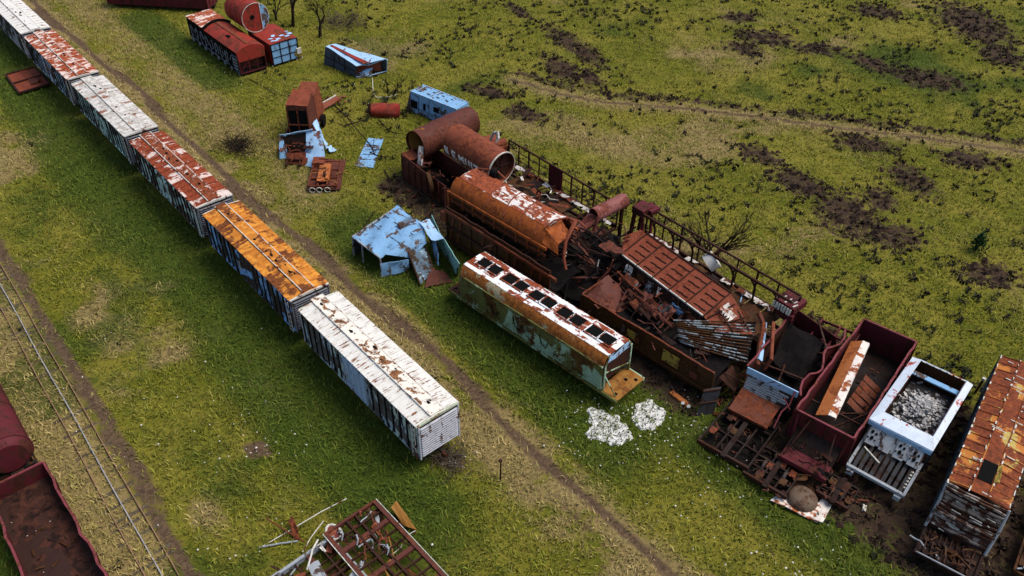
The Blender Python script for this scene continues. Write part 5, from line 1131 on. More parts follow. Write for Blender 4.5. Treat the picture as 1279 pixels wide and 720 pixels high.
# ------------------------------------------------------------------ blue wreckage at the head of the lane
def blue_wreck():
    t=thing('crushed_cab','crushed sky blue box body with open frame end, beside the track','cab wreck',(-52.7,31.6,0),0); FOOT.append((-52.7,31.6,2,2.6,0))
    A_,B_,C_,D_=V(-2.1,-2.5,2.05),V(2.0,-2.3,2.0),V(1.9,2.9,3.0),V(-2.3,2.6,3.0)
    m=MB(); m.quadsheet(A_,B_,C_,D_,.05,16,18,.15); ro=part('roof',m,M_['blue'],t)
    m=MB()
    for f in (.5,): m.bar(A_.lerp(B_,f)+V(0,0,.07),D_.lerp(C_,f)+V(0,0,.05),.05,.05)
    for f in (.42,.7): m.bar(A_.lerp(D_,f)+V(0,0,.07),B_.lerp(C_,f)+V(0,0,.07),.05,.05)
    part('roof_seam',m,M_['bluedark'],ro)
    m=MB(); m.quadsheet(A_,D_,V(-2.4,2.5,.3),V(-2.2,-2.4,.0),.05,6,5,.1); part('side_wall',m,M_['darkgrey'],t)
    m=MB()
    for p,q in ((A_,V(-2.1,-2.6,0)),(A_.lerp(B_,.35),V(-.7,-2.5,0)),(B_,V(2.1,-2.4,.0))): m.bar(p,q,.12,.1)
    m.bar(A_,B_,.14,.12); m.bar(A_,D_,.16,.14); part('open_frame',m,M_['greysteel'],t)
    m=MB(); m.quadsheet(V(2.1,-2.4,0),V(3.2,-.2,.3),V(3.1,-.1,1.4),B_+V(.05,0,-.6),.05,6,4,.08); part('side_flap',m,M_['blue'],t)
    m=MB(); m.quadsheet(B_.lerp(C_,.1),V(2.9,.4,1.2),V(2.8,2.0,2.0),C_+V(0,-.3,-.05),.05,6,5,.12); part('side_sheet',m,M_['blue'],t)
    m=MB(); m.quadsheet(C_+V(-.8,-.3,.1),V(3.4,2.2,2.6),V(4.2,3.0,2.7),C_+V(-.6,.7,.1),.05,6,4,.1); part('torn_corner',m,M_['bluepale'],t)
    m=MB(); m.tube([D_,V(-3,0.5,1.5),V(-3.4,-2.2,.2)],.04,5); part('loose_strap',m,M_['black'],t)
blue_wreck()
t=thing('ribbed_panel','ribbed blue grey roof panel leaning on the crushed blue cab','ribbed panel',(-50,32.2,0),0)
m=MB(); m.quadsheet(V(-2.7,.5,2.95),V(2.7,-1.2,.25),V(1.9,.9,.3),V(-2.9,2.1,3.1),.05,24,4,.04,14,0); part('corrugated_sheet',m,M_['ribbed'],t)
m=MB(); m.bar(V(-2.7,.5,2.98),V(2.7,-1.2,.28),.12,.14); m.bar(V(-2.9,2.1,3.13),V(1.9,.9,.33),.12,.14); part('side_rail',m,M_['rustdark'],t)
t=thing('bent_plate','dark red bent triangular plate lying under the ribbed panel','plate',P(545,350),0)
q=[P(530,360,.1),P(566,352,.1),P(556,341,.4),P(538,334,.5)]; m=MB(); m.quadsheet(*[x-t.location for x in q],.05,5,5,.06); part('plate',m,M_['tankdark'],t)
t=thing('steel_sheet','teal steel sheet standing on edge between blue wreck and green hopper','sheet',(-49.4,35.2,0),0)
m=MB(); m.quadsheet(V(-2.7,.9,.05),V(2.9,-.75,.05),V(4.3,-1.5,2.5),V(-2.7,.6,2.9),.05,12,6,.09); o_=part('sheet',m,M_['teal'],t)
m=MB(); m.tube([V(-.5,.15,2.1),V(.4,-.2,1.7),V(1.4,-.5,1.9)],.03,4); m.bar(V(2.9,-.8,.05),V(3.5,-1.15,1.4),.12); absorb(o_,m,M_['rustdark'])
t=thing('blue_sheet','narrow blue sheet leaning behind the teal sheet','sheet',(-50.6,34.2,0),0)
m=MB(); m.quadsheet(V(-1,.8,1.6),V(2.4,-.6,.5),V(2.0,-.2,1.2),V(-.9,1.2,2.8),.05,6,4,.06); part('sheet',m,M_['blue'],t)
# ------------------------------------------------------------------ far group of wagons and tank
def far_wagon():
    t=thing('curved_roof_wagon','dark wagon with curved rust red roof and white sprayed scrawl on its side','wagon',(-102.6,40.1,0),-.5); FOOT.append((-102.6,40.1,7.7,1.8,0))
    L=7.4;W=1.75;Z=3.1
    for s in (-1,1):
        m=MB(); m.box(-L,L,s*W-.05,s*W+.05,.5,Z)
        wo=part('side_wall',m,M_['black' if s<0 else 'rustdark'],t)
        m=MB()
        for i in range(12): x=-L+.2+i*(2*L-.4)/11; m.box(x-.05,x+.05,s*(W+.08)-.04,s*(W+.08)+.04,.5,Z)
        part('side_post',m,M_['rustdark'],wo)
        if s<0:
            m=MB()                           # white sprayed outlines of loose letter shapes
            for k in range(9):
                x=-6.6+k*1.48; pts=[]; w=rnd.uniform(.9,1.25); n=11; a=rnd.uniform(0,6)
                for j in range(n+1): q=j/n*6.283*rnd.choice((.8,.9)); pts.append((x+w/2+w/2*math.cos(q+a)*(.8+.25*math.sin(3*q)),-W-.15,1.75+.75*math.sin(q+a)*(.85+.2*math.cos(2*q+k))))
                m.tube(pts,.045,4)
                if k%2: m.bar((x,-W-.15,.7),(x+.3,-W-.15,2.4),.07,.05)
            m.bar((-6.9,-W-.15,.75),(4.6,-W-.15,.72),.05,.06); part('graffiti',m,M_['greysteel'],wo)
            m=MB(); m.box(L-1.5,L-.05,-W-.14,-W-.08,.3,2.6); so=part('end_panel',m,M_['bluedark'],wo); m=MB()
            for z in (.8,1.2,1.6,2.0): m.bar((L-1.35,-W-.16,z),(L-.3,-W-.16,z+.1),.05,.05)
            part('graffiti',m,M_['whitedash'],so)
    pf=arc(W+.12,Z,.62,10)
    m=MB(); g=[[(x,y,z+rnd.uniform(-.015,.015)) for y,z in pf] for x in [-1.9+(L+1.9)*i/16 for i in range(17)]]; m.sheet(g,.06); ro=part('roof',m,M_['redtank'],t)
    m=MB(); m.box(-1.6,L-.4,-.22,.22,Z+.66,Z+.74); part('roof_walk',m,M_['tankrust'],ro)
    m=MB(); m.plate([(2.6,-.95,Z+.54),(3.7,-1.0,Z+.53),(3.6,-.6,Z+.60),(2.9,-.55,Z+.61)],.03); part('roof_hole',m,M_['blackhole'],ro)
    m=MB(); m.quadsheet((-L-.1,-W-.1,Z+.15),(-2.2,-W-.1,Z+.1),(-2.2,W,Z+.25),(-L,W,Z+.3),.06,12,6,.04); part('flat_roof',m,M_['roofE'],t)
    m=MB(); m.tube([(-2.0,y,z+.14) for y,z in pf],.20,7); m.plate([(-1.95,y,z) for y,z in pf],.05); part('roof_lip',m,M_['blackhole'],t)
    m=MB(); m.plate([(L,-W,1.9),(L,W,1.9)]+[(L,y,z) for y,z in pf[::-1]],.05); part('end_wall',m,M_['redtank'],t)
    m=MB(); m.box(L-.9,L-.8,-W,W,.4,2.2); part('end_recess',m,M_['tankdark'],t)
    m=MB()
    for y in (-W,-.5,.6,W): m.bar((L,y,.4),(L,y,2.0),.10,.10,(1,0,0))
    m.bar((L,-W,.4),(L,W,.4),.14,.14); m.bar((L+.02,-W,.5),(L+.02,-.6,1.9),.07); part('end_frame',m,M_['maroon'],t)
    m=MB(); m.box(-L,L,-W+.1,W-.1,.1,.55); part('underframe',m,M_['black'],t)
    m=MB()
    for i in range(8): m.cyl((-6.5+i*1.9,-W-.1,.35),(-6.5+i*1.9,-W+.05,.35),.26,12)
    part('wheel',m,M_['greysteel'],t)
far_wagon()
def far_container():
    t=thing('container','blue ended container with red roof beside the scrawled wagon','container',(-98.2,44.55,0),1); FOOT.append((-98.2,44.5,3,2,1))
    m=MB(); m.box(-2.9,2.9,-1.85,1.85,.3,2.95); part('body',m,M_['redtank'],t)
    m=MB(); m.box(2.9,2.96,-1.85,1.85,.3,2.95); eo=part('end_wall',m,M_['blue'],t); m=MB()
    for y in (-1.85,-.62,.62,1.85): m.box(2.96,3.04,y-.05,y+.05,.28,2.97)
    for z in (.3,1.2,2.1,2.95): m.box(2.955,3.02,-1.85,1.85,z-.035,z+.035)
    part('frame',m,M_['black'],eo)
    m=MB(); jit_roof(m,-3,3,[(-1.9,2.98),(-.8,3.05),(.8,3.05),(1.9,2.98)],10,.06,.02); ro=part('roof',m,M_['redtank'],t); m=MB()
    for i in range(11): x=rnd.uniform(.4,2.6);y=rnd.uniform(-1.6,1.6); m.quadsheet((x,y,3.1),(x+rnd.uniform(.2,.5),y,3.1),(x+.4,y+rnd.uniform(.2,.7),3.1),(x,y+.5,3.1),.02,2,2,.01)
    part('flaked_patch',m,M_['bluepale'],ro)
far_container()
def far_tank():
    t=thing('upright_tank_drum','big red drum with half blue end, lying on the wagon roofs','tank',(-104.6,43.45,4.95),0)
    m=MB(); m.cyl((0,0,0),(4.9,0,0),1.85,40); so=part('shell',m,M_['redtank'],t); m=MB()
    for x in (1.6,3.3): m.shellcyl((x-.05,0,0),(x+.05,0,0),1.88,.03,40,1)
    part('seam',m,M_['redtank'],so)
    m=MB(); m.plate([(4.92,1.82*math.cos(a),1.82*math.sin(a)) for a in [R(-66+132*i/18) for i in range(19)]],.06); part('blue_end_half',m,M_['blue'],t)
    m=MB(); m.bar((4.95,.74,-1.66),(4.95,.74,1.66),.08,.1,(1,0,0)); m.tube([(4.93,1.85*math.cos(R(k*12)),1.85*math.sin(R(k*12))) for k in range(31)],.04,5); part('end_rim',m,M_['whitedash'],t)
    m=MB(); m.cyl((4.92,-.45,.15),(4.95,-.45,.15),.30,18); part('manhole',m,M_['blackhole'],t)
far_tank()
fg=gondola_open('dark maroon wagon lying aslant beyond the scrawled wagon',(-124.2,40.6,0),43,7.5,1.8,3.2,.8,'maroon','rustdark','floorrust_shade')
t=thing('small_tank','small ochre tank on pale legs beside the blue container','tank',P(372,73),0)
m=MB(); m.tube([(-.6,0,.9),(-.5,0,.9),(.5,0,.9),(.6,0,.9)],.55,14); part('shell',m,M_['yellowpatch'],t); m=MB()
for x,y in ((-.5,.4),(.5,.4),(-.5,-.4),(.5,-.4)): m.bar((x,y,0),(x*.7,y*.6,1.0),.12)
m.box(.5,.75,-.3,.3,.9,1.6); part('leg',m,M_['whitedash'],t)

# ------------------------------------------------------------------ overturned box, van body, machine
def grey_box():
    t=thing('overturned_box','overturned slate blue box body with torn open end and white lid','box body',(-88.6,50.8,0),0); FOOT.append((-88.6,50.8,3.6,2,15))
    m=MB(); m.quadsheet((-3.5,-2.6,0),(2.5,-1.6,0),(2.9,-1.7,1.7),(-3.1,-2.3,2.4),.06,12,5,.04); wo=part('side_wall',m,M_['bluedark'],t); m=MB()
    for f in (.33,.66): m.bar((-3.5+6*f,-2.72+f,.1),(-3.1+6*f,-2.42+.6*f,2.1),.06,.05)
    m.bar((-3.4,-2.58,1.2),(2.6,-1.75,.9),.05); part('side_seam',m,M_['black'],wo)
    m=MB(); m.quadsheet((-3.1,-2.3,2.42),(3.0,-1.7,1.75),(4.2,1.9,2.0),(-2.9,-1.0,2.5),.05,10,5,.05); part('lid',m,M_['bluepale'],t)
    m=MB(); m.quadsheet((-2.7,-1.9,2.5),(3.4,-.9,1.95),(3.7,-.2,2.0),(-2.7,-1.6,2.55),.05,8,2,.03); part('red_seam',m,M_['redtank'],t)
    m=MB(); m.quadsheet((-3.5,-2.6,0),(-3.0,-.8,0),(-2.9,-1.0,2.5),(-3.1,-2.3,2.4),.05,4,4,.04); m.quadsheet((-3,-.8,0),(3.6,2.3,0),(4.2,1.9,2.0),(-2.9,-1.0,2.5),.05,6,4,.05); part('back_wall',m,M_['bluedark'],t)
    m=MB(); m.quadsheet((2.3,-1.4,.3),(3.3,1.6,.4),(3.6,1.6,1.8),(2.6,-1.4,1.6),.05,5,5,.15); part('torn_lining',m,M_['tankrust'],t)
    m=MB(); m.tube([(2.5,-1.6,.1),(3.3,-.6,.15),(3.7,2.2,.2),(4.3,2.0,2.0)],.08,6); m.tube([(2.6,-1.6,1.7),(3.3,.0,1.5),(4.2,1.9,2.1)],.07,6); part('edge_trim',m,M_['bluepale'],t)
    m=MB(); m.quadsheet((2.4,-1.7,.15),(3.8,-.3,.2),(3.2,.5,.9),(2.3,-.9,.8),.05,4,4,.08); part('floor_flap',m,M_['blue'],t)
grey_box()
def van_body():
    t=thing('van_body','sky blue van body standing on the grass behind the dark tank','van body',(-71.3,51.0,0),11); FOOT.append((-71.3,51,3.9,1.3,11))
    L=3.7;W=1.25
    m=MB(); m.hexa([(-L-.3,-W,.15),(L,-W,.15),(L,W,.15),(-L-.3,W,.15),(-L+.35,-W+.2,2.55),(L,-W+.2,2.55),(L,W-.2,2.55),(-L+.35,W-.2,2.55)]); bo=part('body',m,M_['blue'],t)
    m=MB()
    for i in range(6): x=-L+.9+i*1.2; m.bar((x,-W+.18,2.58),(x,W-.2,2.58),.05,.04)
    for y in (-W+.2,W-.2): m.bar((-L+.35,y,2.57),(L,y,2.57),.07,.06)
    part('roof_rib',m,M_['bluepale'],bo)
    m=MB()
    for i in range(4):
        x=-L+1.0+i*1.35; m.bar((x,-.45+.1*i,2.59),(x+.5,-.35,2.59),.16,.05); m.bar((x+.3,.4,2.59),(x+.7,.3,2.59),.10,.05)
    part('roof_mark',m,M_['bluedark'],bo)  # short dark bars laid flat on the roof
    f=lambda x,z: (x,-W+.2*(z-.15)/2.4-.02,z)
    for (x0,x1,z0,z1) in ((-3.2,-2.2,.7,1.6),(-1.3,-.9,.9,1.7),(.3,1.1,1.2,1.8)):
        m=MB(); m.plate([f(x0,z0),f(x1,z0),f(x1,z1),f(x0,z1)],.025); part('window_opening',m,M_['black'],bo)
    m=MB(); m.bar(f(-L,.75),f(L,.75),.04,.06)
    for x in (-2.0,-.4,1.5): m.bar(f(x,.2),f(x,2.3),.04,.05)
    part('side_seam',m,M_['bluedark'],bo)
    m=MB(); m.plate([(-L-.1,-.9,1.2),(-L-.1,.9,1.2),(-L+.25,.8,2.2),(-L+.25,-.8,2.2)],.03); part('windscreen_opening',m,M_['bluepale'],bo)
    m=MB(); m.box(-L,L,-W+.1,W-.1,.0,.2); part('skirt',m,M_['black'],t)
van_body()
def machine():
    c=P(377,180)
    t=thing('cab_machine','rust red cabbed machine wreck wrapped in bent pale blue sheets','machine',c,-43); FOOT.append((c.x-2,c.y+2,5.5,2,-43))
    m=MB(); m.hexa([(-3.4,-1.2,.6),(0,-1.2,.6),(0,1.2,.6),(-3.4,1.2,.6),(-3.4,-1.0,4.7),(-.3,-1.1,4.4),(-.3,1.1,4.4),(-3.4,1.0,4.7)]); co=part('cab',m,M_['tankdark'],t)
    m=MB(); m.quadsheet((-3.5,-1.1,4.74),(-.2,-1.2,4.46),(-.2,1.2,4.46),(-3.5,1.1,4.74),.08,6,5,.04); part('cab_roof',m,M_['panelrust'],co)
    for (a,b) in ((-.95,-.1),(.1,.95)): 
        m=MB(); m.plate([(-.01,a,1.0),(-.01,b,1.0),(-.20,b,3.9),(-.20,a,3.9)],.03); part('window_opening',m,M_['blackhole'],co)
    for x in (-2.6,-1.2):
        m=MB(); m.box(x,x+.95,-1.2,-1.12,2.4,3.7); part('window_opening',m,M_['blackhole'],co)
    m=MB()
    for y in (-1.1,0,1.1): m.bar((.05,y,.8),(-.22,y,4.3),.12,.12,(1,0,0))
    m.bar((0,-1.1,2.3),(0,1.1,2.3),.12); part('front_frame',m,M_['rust'],co)
    m=MB(); m.hexa([(-6.6,-1.2,.7),(-3.45,-1.2,.7),(-3.45,1.2,.7),(-6.6,1.2,.7),(-6.4,-.9,4.3),(-3.5,-1.05,4.0),(-3.5,1.05,4.0),(-6.4,.9,4.3)]); part('hood',m,M_['tankrust'],t)
    m=MB(); m.box(-5.4,-4.4,-1.24,-1.2,1.0,2.6); part('side_vent',m,M_['blackhole'],t)
    m=MB()
    for s in (-1,1): m.cyl((-4.2,s*1.35,.7),(-4.2,s*1.7,.7),.7,20); m.cyl((-.6,s*1.35,.55),(-.6,s*1.65,.55),.55,18)
    part('wheel',m,M_['black'],t)
    m=MB(); m.box(-6,2.6,-.8,.8,.4,.8); m.quadsheet((0,-1.3,.9),(2.8,-1.4,.6),(2.8,1.4,.6),(0,1.3,.9),.06,6,6,.1); part('chassis',m,M_['rustdark'],t)
    m=MB(); m.bar((-3.4,-1.5,1.4),(2.4,-1.9,.5),.22,.2); m.bar((0,1.4,1.9),(2.6,1.7,.8),.2,.16); part('side_arm',m,M_['tankrust'],t)
    def sh(*a): o=part(*a); o.location=(1.3,.75,0) if a[0]!='fender_sheet' else (.9,.3,0); return o
    m=MB(); m.bar((2.4,-.6,.6),(5.4,-.3,.45),.2,.25); m.bar((2.4,.7,.6),(5.4,1.1,.45),.2,.25); m.bar((4.4,-.6,.6),(4.4,1.2,.6),.2,.2); part('chassis_beam',m,M_['rustdark'],t)
    # bent blue sheets wrapped about the front
    m=MB(); m.quadsheet((.8,-2.2,2.0),(.4,1.1,2.5),(1.2,1.15,1.0),(1.4,-2.0,.6),.05,10,4,.06); sh('front_sheet',m,M_['blackrust'],t)
    m=MB(); m.quadsheet((.75,-2.3,2.05),(.35,1.2,2.55),(.6,1.25,2.9),(.9,-2.3,2.25),.05,10,2,.04); m.quadsheet((.4,.5,2.4),(.6,2.2,2.8),(3.2,2.9,1.0),(2.4,.6,.9),.05,8,6,.06); sh('blue_sheet',m,M_['bluepale'],t)
    m=MB(); m.quadsheet((.9,-2.35,2.1),(.5,-1.7,2.0),(2.0,-1.5,.1),(2.2,-2.3,.1),.05,5,4,.05); sh('blue_sheet',m,M_['blue'],t)
    m=MB(); m.quadsheet((2.3,-1.4,.9),(2.5,1.0,1.2),(3.5,1.0,.2),(3.2,-1.2,.2),.05,6,4,.05); sh('front_plate',m,M_['tankrust'],t)
    m=MB(); m.quadsheet((2.5,.8,1.15),(3.2,2.85,1.05),(4.0,2.4,.1),(3.5,.8,.15),.05,5,4,.05); sh('blue_sheet',m,M_['bluepale'],t)
    junk(t,16,(1.2,4.2,-1.0,2.0,.9,1.9),['tankrust','rustdark','blackrust','rust'],l=(.4,1.3))
    m=MB(); m.quadsheet((-2.6,1.2,2.2),(-1.2,1.2,2.4),(.8,2.9,.5),(-.5,2.6,.3),.05,8,5,.12); m.quadsheet((.4,2.7,.5),(1.2,3.3,.35),(.7,3.9,.2),(-.2,3.1,.3),.05,4,4,.1); sh('fender_sheet',m,M_['bluepale'],t)
machine()
def small_truck():
    c=P(407,225); t=thing('wrecked_chassis','low rusty chassis with seat frame, in front of the cabbed machine','chassis',c,-38); FOOT.append((c.x,c.y,3.2,1.9,-38))
    m=MB(); m.quadsheet((-3.2,-1.6,.6),(2.4,-1.5,.35),(2.3,1.8,.35),(-3.0,1.8,.6),.08,10,7,.12); part('deck',m,M_['tankdark'],t)
    m=MB(); lattice(m,-2.6,2.2,-1.4,1.4,.62,3,3,.14,.2,.14); part('frame',m,M_['rust'],t)
    m=MB(); m.quadsheet((-1.5,-.7,.9),(1.6,-.6,.8),(1.5,.6,.85),(-1.5,.5,1.0),.08,6,4,.09); m.bar((-1.2,.2,1.0),(1.4,.4,.95),.3,.2); part('seat_frame',m,M_['beamorange'],t)
    m=MB(); m.hexa([(-2.9,-1.6,.3),(-1.6,-1.6,.3),(-1.6,-.2,.3),(-2.9,-.2,.3),(-2.8,-1.5,1.1),(-1.7,-1.5,1.0),(-1.7,-.3,1.0),(-2.8,-.3,1.1)]); part('toolbox',m,M_['tankrust'],t)
    m=MB()
    for y in (-1.0,-.3,.5): m.tube([(2.45,y+.28*math.cos(k*.7),.35+.28*math.sin(k*.7)) for k in range(9)],.05,5)
    part('pale_ring',m,M_['whitedash'],t); junk(t,16,(-2.6,1.6,-1.4,1.4,.7,1.1),['tankdark','rustdark','rust','ochre'],l=(.4,1.4))
small_truck()
t=thing('torn_panel','rust red torn panel with pale edge, lying beside the cabbed machine','panel',P(410,128),0)
q=[P(395,134,.6)-t.location,P(420,120,.9)-t.location,P(427,124,.6)-t.location,P(402,138,.3)-t.location]; m=MB(); m.quadsheet(*q,.12,6,4,.07); part('panel',m,M_['tankrust'],t); m=MB(); m.bar(q[0]+V(0,0,.1),q[1]+V(0,0,.1),.14,.1); part('edge_highlight',m,M_['whitedash'],t)  # pale bar painted in as an edge highlight
t=thing('small_drum','dark red cylinder lying among the fallen branches','drum',P(482,140),0)
a=P(464,138,.7)-t.location;b=P(499,139,.6)-t.location; m=MB(); m.shellcyl(a,b,.75,.05,22,6,0,6.283,.10,False,True); part('shell',m,M_['tankrust' if False else 'redtank'],t); m=MB(); m.quadsheet(a+V(-.6,-.6,-.3),a+V(.5,-.3,-.3),a+V(.4,.3,.7),a+V(-.5,.2,.6),.05,4,4,.1); m.cyl(b+V(-.9,-.75,.1),b+V(-.85,-.8,.1),.25,12); part('torn_end',m,M_['rustdark'],t)
t=thing('scrap_sheet','flat sky blue panel with dark scratches lying on the grass','panel',P(461,191),0); FOOT.append((*P(461,191).xy,2.4,1.2,-52))
q=[P(443,208,.12)-t.location,P(466,210,.12)-t.location,P(479,174,.3)-t.location,P(460,173,.3)-t.location]; m=MB(); m.quadsheet(*q,.08,5,8,.02); part('panel',m,M_['blue'],t); m=MB()
for f in (.25,.42,.6,.75): m.bar(q[0].lerp(q[3],f)+V(.2,.15,.07),q[1].lerp(q[2],f)*.75+q[0].lerp(q[3],f)*.25+V(0,0,.07),.07,.03)
part('scratch',m,M_['bluedark'],t)
t=thing('scrap_sheet','rusty metal panel with dark border lying in grass beside the boxcar line','panel',(-110.2,17.4,.25),0); FOOT.append((-110.2,17.4,3.4,2,0))
m=MB(); m.quadsheet((-3.1,-1.5,.02),(3.0,-1.7,.02),(2.8,1.7,.10),(-2.9,1.8,.10),.10,8,5,.05); po=part('panel',m,M_['panelrust'],t); m=MB()
for a,b in (((-3.2,-1.5,.1),(3.1,-1.75,.1)),((3.1,-1.75,.1),(2.9,1.8,.18)),((2.9,1.8,.18),(-3.0,1.9,.18)),((-3,1.9,.18),(-3.2,-1.5,.1)),((0,-1.6,.12),(0,1.7,.2))): m.bar(a,b,.2,.2)
part('border',m,M_['rustdark'],t); m=MB(); m.quadsheet((.3,.2,.25),(1.9,.0,.25),(1.7,1.2,.45),(.5,1.3,.35),.04,5,5,.12); part('torn_flap',m,M_['tankdark'],t)

# ------------------------------------------------------------------ steel frames at the bottom edge
def floor_frame(label,c,rz,hx,hy,z,nx,ny,mat,side):
    t=thing('stripped_wagon',label,'steel frame',c,rz,'open wagon frames lying side by side'); FOOT.append((c[0],c[1],hx+.2,hy+.2,rz))
    m=MB()
    for y in (-hy,hy): m.bar((-hx,y,z),(hx,y,z),.14,.36); m.bar((-hx,y,z+.2),(hx,y,z+.2),.24,.05)
    for x in (-hx,hx): m.bar((x,-hy,z-.01),(x,hy,z-.01),.16,.34)
    part('side_sill',m,M_[side],t)
    m=MB()
    for y in (-.32,.32): m.bar((-hx+.1,y,z-.05),(hx-.1,y,z-.05),.14,.36)
    part('centre_sill',m,M_['rustdark'],t)
    for i in range(nx):
        x=-hx+(i+1)*2*hx/(nx+1); m=MB(); w=.30 if i%3==1 else .10; m.bar((x,-hy+.08,z+.02),(x,hy-.08,z+.02),w,.22 if w>.2 else .16); part('cross_beam',m,M_['tankdark' if w>.2 else mat],t)
    m=MB()
    for k in range(ny): y=-hy+(k+1)*2*hy/(ny+1); m.bar((-hx,y,z-.12),(hx,y,z-.12),.07,.12)
    part('stringer',m,M_[mat],t)
    for k in range(4):
        for s in (-1,1): pass
    m=MB()
    for x,y in ((-hx+.6,-hy),(hx-.6,-hy),(-hx+.6,hy),(hx-.6,hy)): m.bar((x,y,0),(x,y,z-.1),.25,.25,(1,0,0))
    part('support',m,M_['rustdark'],t); return t
ff=floor_frame('rust red open wagon frame with white edge highlights and loose pipes',(-24.9,13.35,0),1.5,5.2,1.8,1.25,11,4,'rustdark','tankdark')
m=MB(); m.bar((-5.2,1.98,1.46),(5.3,1.98,1.46),.04,.05); m.bar((-5.2,-1.98,1.46),(5.2,-1.98,1.46),.05,.06); part('edge_highlight',m,M_['whitedash'],ff)  # thin white bars paint highlights along the sill edges
junk(ff,34,(-5,-1.8,-1.6,1.5,1.0,1.5),['tankrust','rust','rustdark','tankdark','greysteel'],l=(.3,1.2)); junk(ff,24,(-2,4.5,-1.6,1.6,.8,1.3),['tankrust','rust','trimW','ochre','tankdark'],l=(.8,2.4))
m=MB()
for k in range(4): x=-4.8+k*.9; m.tube([(x,-1.2+.5*k,1.3),(x+.2,-1.0+.5*k,1.6),(x+.5,-1.1+.5*k,1.55),(x+.6,-1.3+.5*k,1.25)],.05,5)
part('bent_pipe',m,M_['greysteel'],ff)
fs=floor_frame('dark open wagon frame with grey plated side, adjoining the rust red frame',(-27.6,8.6,0),-88,3.1,2.0,1.0,6,3,'rustdark','greysteel')
m=MB(); m.quadsheet((-3.2,-2.35,.75),(3.4,-2.5,.65),(3.4,-2.0,1.15),(-3.2,-1.95,1.2),.06,10,3,.03); m.bar((-3.2,-1.9,1.28),(3.4,-1.95,1.25),.1,.1); part('plated_side',m,M_['greysteel'],fs)
m=MB(); m.quadsheet((-1.6,-1.2,1.18),(-.9,-1.3,1.18),(-.5,.9,1.2),(-1.2,1.0,1.2),.05,3,6,.02); m.box(-.1,.6,-.6,.4,1.12,1.3); part('grey_plate',m,M_['greysteel'],fs)
junk(fs,26,(-2.6,2.6,-1.6,1.6,.6,1.2),['tankrust','rust','rustdark','greysteel','trimW'],l=(.4,1.8))
t=thing('end_plate','ochre rusty plate propped behind the corner of the rust red frame','plate',P(500,650),0)
q=[P(488,634,.9),P(495,626,1.0),P(520,662,.35),P(505,657,.3)]; m=MB(); m.quadsheet(*[x-t.location for x in q],.06,5,4,.03); m.quadsheet(q[1]-t.location,q[2]-t.location,P(519,668)-t.location,P(498,645)-t.location,.05,4,3,.02); part('plate',m,M_['ochre'],t)
# loose rods and rails beside the frames and round the machine
def rod(label,pts,r,mat='rustdark',name='scrap_rod',group=None):
    q=[P(*p) for p in pts]; c=V(q[0].x,q[0].y,0); m=MB(); m.tube([p-c for p in q],r,6)
    return solo(name,m,M_[mat],label,'rod',c,0,group)
rod('longest thin rod with pale flakes, slanting on the grass left of the frames',[(322,686,.1),(360,664,.3),(400,640,.9),(433,623,1.1)],.035,'trimW')
rod('short dark rod crossing the long flaked rod by the frames',[(333,648,.8),(355,662,.5),(380,677,.2)],.05,'rust')
rod('low straight grey rod below the long flaked rod by the frames',[(324,684,.1),(350,679,.15),(372,676,.2)],.06,'greysteel')
rod('curved thin rod rising beside the plated grey side of the frame',[(378,690,.2),(388,672,.5),(404,651,.9)],.035,'trimW')
t=thing('scrap_plate','narrow red brown upright scrap plate beside the flaked rods','scrap plate',P(368,672),0); m=MB(); m.quadsheet(P(360,650,.9)-t.location,P(366,645,.9)-t.location,P(375,674)-t.location,P(368,676)-t.location,.06,3,4,.06); part('plate',m,M_['rust'],t)
t=thing('loose_lid','small white oval lid at the corner of the two frames','lid',P(417,666,1.0),0); m=MB(); m.tube([(.45*math.cos(k*.5236)*1.4,.4*math.sin(k*.5236),.1) for k in range(13)],.09,6); part('rim',m,M_['whitedash'],t); m=MB(); m.plate([(.42*math.cos(k*.5236)*1.4,.38*math.sin(k*.5236),.06) for k in range(12)],.05); part('lid',m,M_['maroonlight'],t)
B='fallen branches between the cab machine and the drum'
def branch(label,pts,r,kids=6,seed=0):
    q=[P(*p) for p in pts]; c=V(q[0].x,q[0].y,0); m=MB(); m.tube([p-c for p in q],r,6,r*.4); g=random.Random(seed)
    for _ in range(kids):
        i=g.randrange(len(q)-1); p=q[i].lerp(q[i+1],g.random())-c; d=V(g.uniform(-1,1),g.uniform(-1,1),g.uniform(-.1,.5)).normalized()*g.uniform(.6,1.8); m.tube([p,p+d*.5+V(0,0,.1),p+d],r*.45,4,r*.2)
    solo('fallen_branch',m,M_['bark'],label,'branch',c,0,B)
branch('longest fallen branch, reaching from the torn panel to the blue panel',[(415,130,.4),(432,145,.5),(448,165,.5),(462,180,.4),(468,192,.3)],.09,7,1)
branch('forked fallen branch crossing towards the small red drum',[(428,158,.2),(442,154,.4),(455,150,.4),(466,141,.5)],.09,8,2)
branch('branch lying over one end of the flat blue panel',[(462,190,.3),(472,195,.3),(482,196,.3),(494,198,.2)],.07,5,3)
branch('pale twisted branch below the small red drum',[(472,150,.3),(480,156,.5),(486,164,.3),(496,168,.2)],.08,7,4)
branch('thin dark branch lying between blue panel and dark red base gondola',[(480,212,.1),(486,222,.3),(490,238,.4),(492,246,.2)],.06,8,5)
rod('thin dark rod lying in front of the scrawled wagon',[(308,97,.1),(325,106,.15),(346,119,.1)],.05)
rod('bent wire loop on the grass below the overturned box',[(465,98,.2),(466,115,.1),(470,122,.1),(487,121,.1),(496,118,.2)],.05,'whitedash')
rod('dark straight stick by the crushed blue cab',[(446,296,.1),(458,278,.3),(468,264,.3)],.06,'bark')
